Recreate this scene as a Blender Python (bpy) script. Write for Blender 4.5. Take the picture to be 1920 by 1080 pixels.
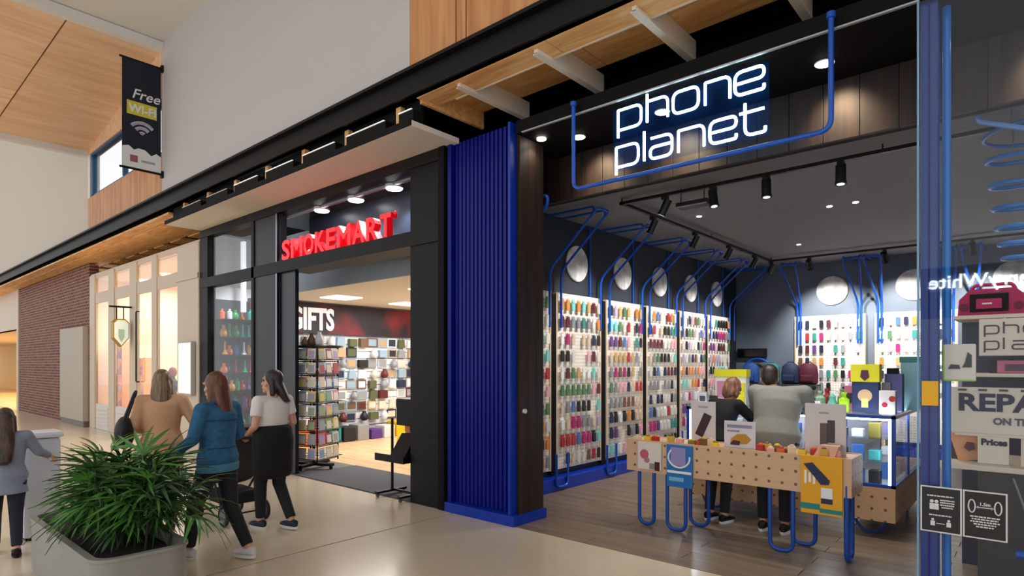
import bpy, bmesh, math, random
from mathutils import Vector, Matrix, Euler

for o in list(bpy.data.objects):
    bpy.data.objects.remove(o, do_unlink=True)
SC = bpy.context.scene
COL = SC.collection
random.seed(7)
PI = math.pi
R = math.radians

# ------------------------------------------------------------------ camera
cam_d = bpy.data.cameras.new('camera')
cam_d.sensor_width = 36.0
cam_d.lens = 36.0 * 1132.0 / 1920.0
cam_d.shift_y = 143.0 / 1920.0
cam_d.clip_start = 0.05
cam_d.clip_end = 300
cam = bpy.data.objects.new('camera', cam_d)
cam.location = (0, 0, 1.7)
cam.rotation_euler = (R(90), 0, math.atan2(.658, .753))
COL.objects.link(cam)
SC.camera = cam

# ------------------------------------------------------------------ world and exposure
W = bpy.data.worlds.new('sky')
SC.world = W
W.use_nodes = True
W.node_tree.nodes['Background'].inputs['Color'].default_value = (.96, .97, 1.0, 1)
W.node_tree.nodes['Background'].inputs['Strength'].default_value = 1.1
vs = SC.view_settings
vs.view_transform = 'Standard'
vs.look = 'None'
vs.gamma = 1
vs.use_curve_mapping = False
vs.exposure = 0.0
try:
    SC.cycles.use_denoising = True
    SC.cycles.max_bounces = 6
    SC.cycles.transparent_max_bounces = 12
    SC.cycles.caustics_reflective = False
    SC.cycles.caustics_refractive = False
    SC.cycles.sample_clamp_indirect = 6
except Exception:
    pass

def area(name, loc, rot, sx, sy, power, col=(1, 1, 1)):
    l = bpy.data.lights.new(name, 'AREA')
    l.shape = 'RECTANGLE'
    l.size = sx; l.size_y = sy; l.energy = power; l.color = col
    o = bpy.data.objects.new(name, l)
    o.location = loc; o.rotation_euler = rot
    COL.objects.link(o)
    return o

def spot(name, loc, target, power, angle=70, blend=.6, rad=.05, col=(1, 1, 1)):
    l = bpy.data.lights.new(name, 'SPOT')
    l.energy = power; l.spot_size = R(angle); l.spot_blend = blend
    l.shadow_soft_size = rad; l.color = col
    o = bpy.data.objects.new(name, l)
    o.location = loc
    d = Vector(target) - Vector(loc)
    o.rotation_euler = d.to_track_quat('-Z', 'Y').to_euler()
    COL.objects.link(o)
    return o

# ------------------------------------------------------------------ helpers: colour and materials
def s2l(c):
    c /= 255.0
    return c / 12.92 if c <= .04045 else ((c + .055) / 1.055) ** 2.4

def C(r, g, b):
    return (s2l(r), s2l(g), s2l(b), 1)

_M = {}

def mat(name, col, rough=.5, metal=0.0, emit=None, strength=0.0, var=0.0, scale=8.0, bump=0.0, spec=.5):
    if name in _M:
        return _M[name]
    m = bpy.data.materials.new(name)
    m.use_nodes = True
    nt = m.node_tree
    b = nt.nodes['Principled BSDF']
    b.inputs['Base Color'].default_value = col
    b.inputs['Roughness'].default_value = rough
    b.inputs['Metallic'].default_value = metal
    b.inputs['Specular IOR Level'].default_value = spec
    if emit is not None:
        b.inputs['Emission Color'].default_value = emit
        b.inputs['Emission Strength'].default_value = strength
    if var or bump:
        tc = nt.nodes.new('ShaderNodeTexCoord')
        n = nt.nodes.new('ShaderNodeTexNoise')
        n.inputs['Scale'].default_value = scale
        n.inputs['Detail'].default_value = 4
        nt.links.new(tc.outputs['Object'], n.inputs['Vector'])
        if var:
            mx = nt.nodes.new('ShaderNodeMix'); mx.data_type = 'RGBA'
            mx.inputs['A'].default_value = tuple(c * (1 - var) for c in col[:3]) + (1,)
            mx.inputs['B'].default_value = tuple(min(1, c * (1 + var)) for c in col[:3]) + (1,)
            nt.links.new(n.outputs['Fac'], mx.inputs['Factor'])
            nt.links.new(mx.outputs['Result'], b.inputs['Base Color'])
        if bump:
            bp = nt.nodes.new('ShaderNodeBump')
            bp.inputs['Strength'].default_value = bump
            bp.inputs['Distance'].default_value = .01
            nt.links.new(n.outputs['Fac'], bp.inputs['Height'])
            nt.links.new(bp.outputs['Normal'], b.inputs['Normal'])
    _M[name] = m
    return m

def wood(name, c1, c2, stretch=(1, 12, 12), scale=2.0, rough=.5, rnd=.15):
    """wood grain: noise stretched along one axis, tone shifted per piece"""
    if name in _M:
        return _M[name]
    m = bpy.data.materials.new(name)
    m.use_nodes = True
    nt = m.node_tree
    b = nt.nodes['Principled BSDF']
    b.inputs['Roughness'].default_value = rough
    tc = nt.nodes.new('ShaderNodeTexCoord')
    oi = nt.nodes.new('ShaderNodeObjectInfo')
    mp = nt.nodes.new('ShaderNodeMapping')
    mp.inputs['Scale'].default_value = stretch
    ad = nt.nodes.new('ShaderNodeVectorMath'); ad.operation = 'ADD'
    sc = nt.nodes.new('ShaderNodeVectorMath'); sc.operation = 'SCALE'
    sc.inputs[0].default_value = (37, 91, 53)
    nt.links.new(oi.outputs['Random'], sc.inputs['Scale'])
    nt.links.new(tc.outputs['Object'], ad.inputs[0])
    nt.links.new(sc.outputs['Vector'], ad.inputs[1])
    nt.links.new(ad.outputs['Vector'], mp.inputs['Vector'])
    n = nt.nodes.new('ShaderNodeTexNoise')
    n.inputs['Scale'].default_value = scale; n.inputs['Detail'].default_value = 6
    n.inputs['Distortion'].default_value = .6
    nt.links.new(mp.outputs['Vector'], n.inputs['Vector'])
    rp = nt.nodes.new('ShaderNodeValToRGB')
    rp.color_ramp.elements[0].position = .33; rp.color_ramp.elements[0].color = c1
    rp.color_ramp.elements[1].position = .68; rp.color_ramp.elements[1].color = c2
    nt.links.new(n.outputs['Fac'], rp.inputs['Fac'])
    hs = nt.nodes.new('ShaderNodeHueSaturation')
    mr = nt.nodes.new('ShaderNodeMapRange')
    mr.inputs['To Min'].default_value = 1 - rnd; mr.inputs['To Max'].default_value = 1 + rnd
    nt.links.new(oi.outputs['Random'], mr.inputs['Value'])
    nt.links.new(mr.outputs['Result'], hs.inputs['Value'])
    nt.links.new(rp.outputs['Color'], hs.inputs['Color'])
    nt.links.new(hs.outputs['Color'], b.inputs['Base Color'])
    _M[name] = m
    return m

def pegmat(name, base, hole, axes, pitch, rad, rough=.5):
    """board with a grid of small drilled holes; axes = two object axes of its face"""
    if name in _M:
        return _M[name]
    m = bpy.data.materials.new(name); m.use_nodes = True
    nt = m.node_tree; L = nt.links; b = nt.nodes['Principled BSDF']
    b.inputs['Roughness'].default_value = rough
    tc = nt.nodes.new('ShaderNodeTexCoord'); sp = nt.nodes.new('ShaderNodeSeparateXYZ')
    L.new(tc.outputs['Object'], sp.inputs['Vector'])
    sq = []
    for a in axes:
        d = nt.nodes.new('ShaderNodeMath'); d.operation = 'DIVIDE'; d.inputs[1].default_value = pitch
        L.new(sp.outputs[a], d.inputs[0])
        fr = nt.nodes.new('ShaderNodeMath'); fr.operation = 'FRACT'
        L.new(d.outputs[0], fr.inputs[0])
        su = nt.nodes.new('ShaderNodeMath'); su.operation = 'SUBTRACT'; su.inputs[1].default_value = .5
        L.new(fr.outputs[0], su.inputs[0])
        po = nt.nodes.new('ShaderNodeMath'); po.operation = 'MULTIPLY'
        L.new(su.outputs[0], po.inputs[0]); L.new(su.outputs[0], po.inputs[1])
        sq.append(po)
    ad = nt.nodes.new('ShaderNodeMath'); ad.operation = 'ADD'
    L.new(sq[0].outputs[0], ad.inputs[0]); L.new(sq[1].outputs[0], ad.inputs[1])
    lt = nt.nodes.new('ShaderNodeMath'); lt.operation = 'LESS_THAN'; lt.inputs[1].default_value = (rad / pitch) ** 2
    L.new(ad.outputs[0], lt.inputs[0])
    nz = nt.nodes.new('ShaderNodeTexNoise'); nz.inputs['Scale'].default_value = 9
    mp = nt.nodes.new('ShaderNodeMapping'); mp.inputs['Scale'].default_value = (1, 1, 6)
    L.new(tc.outputs['Object'], mp.inputs['Vector']); L.new(mp.outputs['Vector'], nz.inputs['Vector'])
    m0 = nt.nodes.new('ShaderNodeMix'); m0.data_type = 'RGBA'
    m0.inputs['A'].default_value = tuple(c * .88 for c in base[:3]) + (1,)
    m0.inputs['B'].default_value = tuple(min(1, c * 1.1) for c in base[:3]) + (1,)
    L.new(nz.outputs['Fac'], m0.inputs['Factor'])
    mx = nt.nodes.new('ShaderNodeMix'); mx.data_type = 'RGBA'
    mx.inputs['B'].default_value = hole
    L.new(lt.outputs[0], mx.inputs['Factor']); L.new(m0.outputs['Result'], mx.inputs['A'])
    L.new(mx.outputs['Result'], b.inputs['Base Color'])
    _M[name] = m
    return m

def glassmat(name, tint=(.93, .96, .98, 1), ior=1.5, gloss=1.0):
    if name in _M:
        return _M[name]
    m = bpy.data.materials.new(name); m.use_nodes = True
    nt = m.node_tree
    nt.nodes.remove(nt.nodes['Principled BSDF'])
    out = nt.nodes['Material Output']
    t = nt.nodes.new('ShaderNodeBsdfTransparent'); t.inputs['Color'].default_value = tint
    g = nt.nodes.new('ShaderNodeBsdfGlossy'); g.inputs['Roughness'].default_value = .02
    # reflectance grows towards grazing angles the same way from both sides of the pane
    f0 = ((ior - 1) / (ior + 1)) ** 2
    lw = nt.nodes.new('ShaderNodeLayerWeight'); lw.inputs['Blend'].default_value = .5
    pw = nt.nodes.new('ShaderNodeMath'); pw.operation = 'POWER'; pw.inputs[1].default_value = 5
    nt.links.new(lw.outputs['Facing'], pw.inputs[0])
    ml = nt.nodes.new('ShaderNodeMath'); ml.operation = 'MULTIPLY_ADD'; ml.inputs[1].default_value = (1 - f0) * gloss; ml.inputs[2].default_value = f0 * gloss
    nt.links.new(pw.outputs[0], ml.inputs[0])
    mx = nt.nodes.new('ShaderNodeMixShader')
    nt.links.new(ml.outputs[0], mx.inputs[0])
    nt.links.new(t.outputs[0], mx.inputs[1]); nt.links.new(g.outputs[0], mx.inputs[2])
    nt.links.new(mx.outputs[0], out.inputs['Surface'])
    _M[name] = m
    return m

# ------------------------------------------------------------------ helpers: meshes
class MB:
    def __init__(s):
        s.v = []; s.f = []; s.mi = []; s.cur = 0
    def add(s, vs, fs):
        k = len(s.v)
        s.v += [tuple(v) for v in vs]
        s.f += [tuple(i + k for i in f) for f in fs]
        s.mi += [s.cur] * len(fs)
        return s
    def box(s, x0, x1, y0, y1, z0, z1):
        return s.add([(x0, y0, z0), (x1, y0, z0), (x1, y1, z0), (x0, y1, z0), (x0, y0, z1), (x1, y0, z1), (x1, y1, z1), (x0, y1, z1)],
                     [(0, 3, 2, 1), (4, 5, 6, 7), (0, 1, 5, 4), (1, 2, 6, 5), (2, 3, 7, 6), (3, 0, 4, 7)])
    def cbox(s, c, sz, M=None):
        hx, hy, hz = sz[0] / 2, sz[1] / 2, sz[2] / 2
        vs = [Vector((x, y, z)) for z in (-hz, hz) for x, y in ((-hx, -hy), (hx, -hy), (hx, hy), (-hx, hy))]
        if M is not None:
            vs = [M @ v for v in vs]
        c = Vector(c)
        return s.add([v + c for v in vs], [(0, 3, 2, 1), (4, 5, 6, 7), (0, 1, 5, 4), (1, 2, 6, 5), (2, 3, 7, 6), (3, 0, 4, 7)])
    def rbox(s, x0, x1, y0, y1, z0, z1, b=.01):
        """box with chamfered edges"""
        bm = bmesh.new()
        bmesh.ops.create_cube(bm, size=1)
        for v in bm.verts:
            v.co = Vector(((x0 + x1) / 2 + v.co.x * (x1 - x0), (y0 + y1) / 2 + v.co.y * (y1 - y0), (z0 + z1) / 2 + v.co.z * (z1 - z0)))
        bmesh.ops.bevel(bm, geom=list(bm.edges), offset=b, segments=2, affect='EDGES', profile=.6)
        bm.verts.index_update()
        s.add([v.co.copy() for v in bm.verts], [[v.index for v in f.verts] for f in bm.faces])
        bm.free()
        return s
    def prism(s, poly, axis, a0, a1):
        """polygon (u,v) extruded along axis: x -> (a,u,v), y -> (u,a,v), z -> (u,v,a)"""
        def P(u, v, a):
            return {'x': (a, u, v), 'y': (u, a, v), 'z': (u, v, a)}[axis]
        n = len(poly)
        vs = [P(u, v, a0) for u, v in poly] + [P(u, v, a1) for u, v in poly]
        fs = [tuple(range(n)), tuple(range(2 * n - 1, n - 1, -1))] + [(i, i + n, (i + 1) % n + n, (i + 1) % n) for i in range(n)]
        return s.add(vs, fs)
    def cyl(s, p, q, r0, r1=None, n=12):
        p = Vector(p); q = Vector(q); r1 = r0 if r1 is None else r1
        d = (q - p).normalized()
        a = d.orthogonal().normalized(); b = d.cross(a)
        vs = []
        for c, r in ((p, r0), (q, r1)):
            for i in range(n):
                t = 2 * PI * i / n
                vs.append(c + (a * math.cos(t) + b * math.sin(t)) * r)
        fs = [tuple(range(n - 1, -1, -1)), tuple(range(n, 2 * n))] + [(i, (i + 1) % n, (i + 1) % n + n, i + n) for i in range(n)]
        return s.add(vs, fs)
    def tube(s, pts, r, n=8, closed=False):
        pts = [Vector(p) for p in pts]
        m = len(pts); rr = r if isinstance(r, (list, tuple)) else [r] * m
        def tan(i):
            if closed:
                return (pts[(i + 1) % m] - pts[i - 1]).normalized()
            return (pts[min(i + 1, m - 1)] - pts[max(i - 1, 0)]).normalized()
        t0 = tan(0); u = t0.orthogonal().normalized(); vs = []
        for i in range(m):
            t = tan(i)
            u = (u - t * u.dot(t)).normalized(); w = t.cross(u)
            for k in range(n):
                a = 2 * PI * k / n
                vs.append(pts[i] + (u * math.cos(a) + w * math.sin(a)) * rr[i])
        fs = []
        for i in range(m if closed else m - 1):
            j = (i + 1) % m
            for k in range(n):
                fs.append((i * n + k, i * n + (k + 1) % n, j * n + (k + 1) % n, j * n + k))
        if not closed:
            fs += [tuple(range(n - 1, -1, -1)), tuple(range((m - 1) * n, m * n))]
        return s.add(vs, fs)
    def sphere(s, c, r, nu=16, nv=10, M=None):
        if not isinstance(r, (tuple, list)):
            r = (r, r, r)
        c = Vector(c); vs = []
        def P(x, y, z):
            v = Vector((x * r[0], y * r[1], z * r[2]))
            return c + (M @ v if M is not None else v)
        vs.append(P(0, 0, -1))
        for j in range(1, nv):
            ph = -PI / 2 + PI * j / nv
            for i in range(nu):
                th = 2 * PI * i / nu
                vs.append(P(math.cos(ph) * math.cos(th), math.cos(ph) * math.sin(th), math.sin(ph)))
        vs.append(P(0, 0, 1)); top = len(vs) - 1
        fs = [(0, 1 + (i + 1) % nu, 1 + i) for i in range(nu)]
        for j in range(nv - 2):
            for i in range(nu):
                a = 1 + j * nu + i; b = 1 + j * nu + (i + 1) % nu
                fs.append((a, b, b + nu, a + nu))
        k = 1 + (nv - 2) * nu
        fs += [(k + i, k + (i + 1) % nu, top) for i in range(nu)]
        return s.add(vs, fs)
    def loft(s, rings, n=20):
        """rings: (centre, rx, ry, side_vec, up_vec) closed at both ends"""
        vs = []
        for c, rx, ry, a, b in rings:
            c = Vector(c); a = Vector(a); b = Vector(b)
            for k in range(n):
                t = 2 * PI * k / n
                vs.append(c + a * (rx * math.cos(t)) + b * (ry * math.sin(t)))
        fs = [tuple(range(n - 1, -1, -1)), tuple(range((len(rings) - 1) * n, len(rings) * n))]
        for i in range(len(rings) - 1):
            for k in range(n):
                fs.append((i * n + k, i * n + (k + 1) % n, (i + 1) * n + (k + 1) % n, (i + 1) * n + k))
        return s.add(vs, fs)
    def lathe(s, prof, c=(0, 0, 0), n=20):
        """profile (r,z) turned about a vertical axis"""
        c = Vector(c)
        return s.loft([(c + Vector((0, 0, z)), max(r, 1e-4), max(r, 1e-4), (1, 0, 0), (0, 1, 0)) for r, z in prof], n)
    def mesh(s, name, mats, off=(0, 0, 0), smooth=False, M=None, weld=False):
        me = bpy.data.meshes.new(name)
        off = Vector(off)
        if M is not None:
            vs = [M @ Vector(v) for v in s.v]
        else:
            vs = [Vector(v) - off for v in s.v]
        me.from_pydata([tuple(v) for v in vs], [], s.f)
        mats = mats if isinstance(mats, (list, tuple)) else [mats]
        for m in mats:
            me.materials.append(m)
        if len(mats) > 1:
            me.polygons.foreach_set('material_index', s.mi)
        bm = bmesh.new(); bm.from_mesh(me)
        bmesh.ops.recalc_face_normals(bm, faces=bm.faces)
        bm.to_mesh(me); bm.free()
        if smooth:
            me.shade_smooth()
            me.set_sharp_from_angle(angle=R(38))
        me.update()
        return me

def tagit(o, label=None, cat=None, group=None, kind=None):
    if label: o['label'] = label
    if cat: o['category'] = cat
    if group: o['group'] = group
    if kind: o['kind'] = kind
    return o

_INV = {}

def thing(name, label, cat, base, rz=0.0, group=None, kind=None):
    e = bpy.data.objects.new(name, None)
    e.empty_display_size = .1
    e.location = base; e.rotation_euler = (0, 0, rz)
    COL.objects.link(e)
    _INV[e] = (Matrix.Translation(Vector(base)) @ Matrix.Rotation(rz, 4, 'Z')).inverted()
    return tagit(e, label, cat, group, kind)

def part(parent, name, mb, mats, smooth=False, label=None, local=False, kind=None, root=None):
    """a part built in world space (local=True: in its thing's space); root = the thing when parent is a part"""
    M = None
    if not local:
        M = _INV[root or parent]
    me = mb.mesh(name, mats, smooth=smooth, M=M) if isinstance(mb, MB) else mb
    o = bpy.data.objects.new(name, me)
    COL.objects.link(o)
    o.parent = parent
    if label: o['label'] = label
    if kind: o['kind'] = kind
    return o

def single(name, mb, mats, label=None, cat=None, group=None, kind=None, smooth=False, base=None):
    """a thing that is one mesh; origin at the middle of its underside"""
    if base is None:
        xs = [v[0] for v in mb.v]; ys = [v[1] for v in mb.v]; zs = [v[2] for v in mb.v]
        base = ((min(xs) + max(xs)) / 2, (min(ys) + max(ys)) / 2, min(zs))
    me = mb.mesh(name, mats, off=base, smooth=smooth)
    o = bpy.data.objects.new(name, me)
    o.location = base
    COL.objects.link(o)
    _INV[o] = Matrix.Translation(Vector(base)).inverted()
    return tagit(o, label, cat, group, kind)

def struct(name, mb, mats, smooth=False, base=None, label=None):
    return single(name, mb, mats, label=label, kind='structure', smooth=smooth, base=base)

def inst(name, me, loc, rot=(0, 0, 0), scale=(1, 1, 1), parent=None, material=None, label=None, cat=None, group=None, kind=None):
    """another object on shared mesh data; material = its own colour"""
    o = bpy.data.objects.new(name, me)
    o.location = loc; o.rotation_euler = rot; o.scale = scale
    COL.objects.link(o)
    if parent is not None: o.parent = parent
    if material is not None:
        for i in range(len(me.materials)) if isinstance(material, (list, tuple)) else (0,):
            o.material_slots[i].link = 'OBJECT'
            o.material_slots[i].material = material[i] if isinstance(material, (list, tuple)) else material
    return tagit(o, label, cat, group, kind)

def text_mb(body, size, extrude=.0, offset=0.0, M=None, align='LEFT', sx=1.0, space=1.0):
    cu = bpy.data.curves.new('tmp_text', 'FONT')
    cu.body = body; cu.size = size; cu.extrude = extrude; cu.offset = offset
    cu.align_x = align; cu.space_character = space
    cu.resolution_u = 3
    o = bpy.data.objects.new('tmp_text', cu)
    COL.objects.link(o)
    dg = bpy.context.evaluated_depsgraph_get()
    me = bpy.data.meshes.new_from_object(o.evaluated_get(dg))
    mb = MB()
    M = M or Matrix.Identity(4)
    mb.add([M @ Vector((v.co.x * sx, v.co.y, v.co.z)) for v in me.vertices], [tuple(p.vertices) for p in me.polygons])
    bpy.data.objects.remove(o, do_unlink=True)
    bpy.data.meshes.remove(me)
    bpy.data.curves.remove(cu)
    return mb

def facing_front(x, y, z):
    """text plane that looks towards the mall (-Y)"""
    return Matrix.Translation((x, y, z)) @ Matrix.Rotation(R(90), 4, 'X')

def facing_right(x, y, z):
    """text plane on a wall that looks towards +X"""
    return Matrix.Translation((x, y, z)) @ Matrix.Rotation(R(90), 4, 'Z') @ Matrix.Rotation(R(90), 4, 'X')

def fillet(pts, r, k=5, closed=False):
    pts = [Vector(p) for p in pts]
    out = []; n = len(pts)
    for i in range(n):
        if not closed and i in (0, n - 1):
            out.append(pts[i]); continue
        p, a, b = pts[i], pts[i - 1], pts[(i + 1) % n]
        da, db = (a - p), (b - p)
        rr = min(r, da.length * .49, db.length * .49)
        p0 = p + da.normalized() * rr; p1 = p + db.normalized() * rr
        for j in range(k + 1):
            t = j / k
            out.append(p0 * (1 - t) ** 2 + p * 2 * t * (1 - t) + p1 * t ** 2)
    return out

ORD = ['first', 'second', 'third', 'fourth', 'fifth', 'sixth', 'seventh', 'eighth', 'ninth', 'tenth', 'eleventh', 'twelfth', 'thirteenth', 'fourteenth', 'fifteenth', 'sixteenth']
# ------------------------------------------------------------------ materials of the place
M_tile = mat('floor_tile', C(222, 206, 180), .2, var=.05, scale=1.3)
M_joint = mat('tile_joint', C(96, 82, 66), .8)
M_white = mat('white_plaster', C(200, 197, 196), .8, var=.02, scale=2)
M_ceil = mat('ceiling_paint', C(226, 222, 214), .85)
M_trim = mat('white_trim', C(226, 224, 222), .5)
M_cream = mat('cream_paint', C(214, 200, 180), .55)
M_creamsoffit = mat('cream_soffit', C(238, 228, 212), .7)
M_ply = wood('ply_cladding', C(186, 124, 72), C(216, 160, 106), (6, 6, .5), 1.4, .5, .05)
M_plyceil = wood('ply_ceiling', C(228, 186, 146), C(246, 212, 176), (5, .5, 5), 1.3, .5, .04)
M_soffit = wood('timber_soffit', C(224, 156, 88), C(250, 204, 140), (.8, 6, 6), 2.2, .55, .08)
M_fin = mat('white_steel', C(242, 232, 218), .45)
M_black = mat('black_steel', C(13, 13, 15), .5, spec=.25)
M_blackm = mat('black_paint', C(9, 9, 11), .7, spec=.2)
M_char = mat('charcoal_paint', C(50, 54, 62), .6)
M_blue = mat('royal_blue_panel', C(0, 16, 122), .42, spec=.3)
M_bluebase = mat('blue_plinth', C(0, 52, 170), .35)
M_tube = mat('blue_tube', C(18, 84, 190), .3)
M_dtimber = wood('dark_timber', C(20, 11, 7), C(52, 30, 17), (10, 10, .6), 1.5, .55, .06)
M_brick = None
M_steel = mat('brushed_steel', C(150, 152, 152), .35, .75, var=.06, scale=3)
M_glass = glassmat('shop_glass', (.96, .975, .985, 1), 1.32)
M_glass2 = glassmat('case_glass', (.98, .99, .995, 1), 1.2)
M_led = mat('led_strip', (1, 1, 1, 1), .5, emit=(1, .95, .88, 1), strength=.45)
M_lamp = mat('lamp_lens', (1, 1, 1, 1), .5, emit=(1, .9, .75, 1), strength=14)
M_lampw = mat('lamp_lens_white', (1, 1, 1, 1), .5, emit=(.9, .97, 1, 1), strength=14)

m = bpy.data.materials.new('brickwork'); m.use_nodes = True; nt = m.node_tree
tc = nt.nodes.new('ShaderNodeTexCoord'); mp = nt.nodes.new('ShaderNodeMapping')
mp.inputs['Rotation'].default_value = (R(90), 0, 0)
br = nt.nodes.new('ShaderNodeTexBrick')
br.inputs['Scale'].default_value = 1.0
br.inputs['Brick Width'].default_value = .24; br.inputs['Row Height'].default_value = .086
br.inputs['Mortar Size'].default_value = .009; br.inputs['Bias'].default_value = -.1
br.inputs['Color1'].default_value = C(132, 78, 66); br.inputs['Color2'].default_value = C(92, 54, 50)
br.inputs['Mortar'].default_value = C(170, 150, 138)
nt.links.new(tc.outputs['Object'], mp.inputs['Vector']); nt.links.new(mp.outputs['Vector'], br.inputs['Vector'])
b = nt.nodes['Principled BSDF']; b.inputs['Roughness'].default_value = .85
nt.links.new(br.outputs['Color'], b.inputs['Base Color'])
bp = nt.nodes.new('ShaderNodeBump'); bp.inputs['Strength'].default_value = .5; bp.inputs['Distance'].default_value = .01; bp.invert = True
nt.links.new(br.outputs['Fac'], bp.inputs['Height']); nt.links.new(bp.outputs['Normal'], b.inputs['Normal'])
M_brick = m

FY = 4.78      # line of the shopfronts
UY = 4.14      # line of the beam and the wall above it

# ------------------------------------------------------------------ mall floor of large polished slabs
fl = struct('floor', MB().box(-60, 8, -9, FY, -.1, -.006), M_joint)
xs = [-60, -40, -28, -19.2, -12, -5.05, 1.6, 8]; ys = [-9, -3, 1.9, FY]
for i in range(len(xs) - 1):
    for j in range(len(ys) - 1):
        g = .011
        mb = MB().rbox(xs[i] + g, xs[i + 1] - g, ys[j] + g, ys[j + 1] - g, -.05, 0, .003)
        part(fl, 'floor_slab', mb, M_tile)

# ------------------------------------------------------------------ upper walls, beam, ceilings
struct('wall_upper', MB().box(-12.2, -5.07, UY, UY + .2, 4.8, 7.63), M_white)
w = struct('wall_timber', MB().box(-5.07, 9, UY + .03, UY + .2, 4.8, 8), M_blackm)
for x0, x1 in ((-5.07, -4.36), (-4.35, -4.22), (-4.21, -1.9), (-1.89, .6), (.61, 3.2), (3.21, 6), (6.01, 9)):
    part(w, 'cladding_panel', MB().rbox(x0 + .004, x1 - .004, UY, UY + .05, 4.81, 8, .004), M_ply)
w = struct('wall_clerestory', MB().box(-16.9, -12.2, UY + .03, UY + .2, 4.8, 5.62), M_blackm)
for i in range(4):
    x0 = -16.9 + i * 1.175
    part(w, 'cladding_panel', MB().rbox(x0 + .004, x0 + 1.171, UY, UY + .05, 4.81, 5.6, .004), M_ply)
struct('wall_gable', MB().prism([(-16.9, 6.62), (-12.2, 6.62), (-12.2, 7.53), (-16.9, 6.73)], 'y', UY - .01, UY + .2), M_plyceil)
struct('wall_far', MB().box(-60, -16.9, UY, UY + .2, 4.8, 12), mat('warm_plaster', C(206, 196, 182), .85))
w = struct('window_1', MB().box(-16.86, -12.2, UY + .04, UY + .12, 5.6, 5.66), mat('blue_frame', C(28, 84, 130), .4))
fr = mat('blue_frame', C(28, 84, 130), .4)
for x0, x1, z0, z1 in ((-16.72, -16.62, 5.66, 6.58), (-14.5, -14.44, 5.66, 6.58), (-12.28, -12.2, 5.66, 6.58), (-16.72, -12.2, 6.56, 6.63)):
    part(w, 'window_frame', MB().box(x0, x1, UY + .02, UY + .12, z0, z1), fr)
part(w, 'window_reveal', MB().box(-16.9, -16.74, UY, UY + .2, 5.6, 6.63), M_trim)
for x0, x1 in ((-16.62, -14.5), (-14.44, -12.28)):
    part(w, 'pane', MB().box(x0, x1, UY + .06, UY + .068, 5.66, 6.56), glassmat('clear_glass', (1, 1, 1, 1), 1.2, .25))
# plaster ceiling over the mall, raised timber bay, lower ceiling beyond
struct('ceiling', MB().box(-12.2, 9, -2.2, UY, 7.63, 7.8), M_ceil)
c2 = struct('ceiling_timber', MB().add([(-16.9, -2.2, 6.74), (-12.2, -2.2, 7.54), (-12.2, UY, 7.54), (-16.9, UY, 6.74), (-16.9, -2.2, 6.9), (-12.2, -2.2, 7.7), (-12.2, UY, 7.7), (-16.9, UY, 6.9)],
       [(0, 3, 2, 1), (4, 5, 6, 7), (0, 1, 5, 4), (1, 2, 6, 5), (2, 3, 7, 6), (3, 0, 4, 7)]), M_blackm)
def ceil_panel(ya0, yb0, ya1, yb1):
    # ya = y at X -16.9, yb = y at X -12.2
    g = .012
    q = [(-16.9, ya0 + g), (-12.2, yb0 + g), (-12.2, yb1 - g), (-16.9, ya1 - g)]
    zz = lambda x: 6.7 + (x + 16.9) * .17
    vs = [(x, y, zz(x)) for x, y in q] + [(x, y, zz(x) + .05) for x, y in q]
    part(c2, 'ceiling_panel', MB().add(vs, [(0, 1, 2, 3), (7, 6, 5, 4), (0, 4, 5, 1), (1, 5, 6, 2), (2, 6, 7, 3), (3, 7, 4, 0)]), M_plyceil)
for a0, b0, a1, b1 in ((-2.2, -2.2, -.5, -.3), (-.5, -.3, 2.38, 2.72), (2.38, 2.72, UY + .02, UY + .02)):
    ceil_panel(a0, b0, a1, b1)
struct('trim_1', MB().box(-12.32, -12.12, -2.2, UY, 7.48, 7.62), M_trim)
struct('trim_2', MB().box(-17.02, -16.86, -2.2, UY, 6.58, 6.72), M_trim)
struct('ceiling_high', MB().box(-60, -17.1, -2.2, UY + .2, 12, 12.15), M_ceil)
struct('wall_return', MB().box(-17.1, -16.96, -2.2, UY, 6.9, 12), M_white)
# black steel channel beam
bm_ = struct('beam_steel', MB().box(-60, 9, UY - .01, UY + .05, 4.55, 4.82), M_black)
part(bm_, 'flange', MB().box(-60, 9, UY - .04, UY + .05, 4.55, 4.57), M_black)
part(bm_, 'flange', MB().box(-60, 9, UY - .09, UY + .02, 4.785, 4.82), M_black)

# ------------------------------------------------------------------ timber soffit and fins behind the beam
sf = struct('soffit_timber', MB().box(-5.02, 9, UY + .06, 4.47, 4.56, 4.62), M_blackm)
for i in range(8):
    x0 = -5.02 + i * 1.75
    part(sf, 'soffit_panel', MB().rbox(x0 + .004, x0 + 1.746, UY + .05, 4.47, 4.54, 4.58, .004), M_soffit)
    part(sf, 'soffit_panel', MB().rbox(x0 + .004, x0 + 1.746, 4.47, 5.19, 4.70, 4.74, .004), M_soffit)
part(sf, 'soffit_edge', MB().box(-5.02, -4.98, UY + .1, 5.19, 4.5, 4.74), M_soffit)
part(sf, 'edge_strip', MB().box(-4.7, 9, 4.462, 4.478, 4.528, 4.545), mat('pale_strip', C(226, 214, 196), .4))
for i in range(9):
    x = -4.42 + i * 1.0
    mb = MB().box(x - .02, x + .02, UY + .1, 5.34, 4.50, 4.70)
    mb.box(x - .035, x + .035, UY + .1, 5.34, 4.495, 4.507)
    part(sf, 'fin', mb, M_fin)
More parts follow.
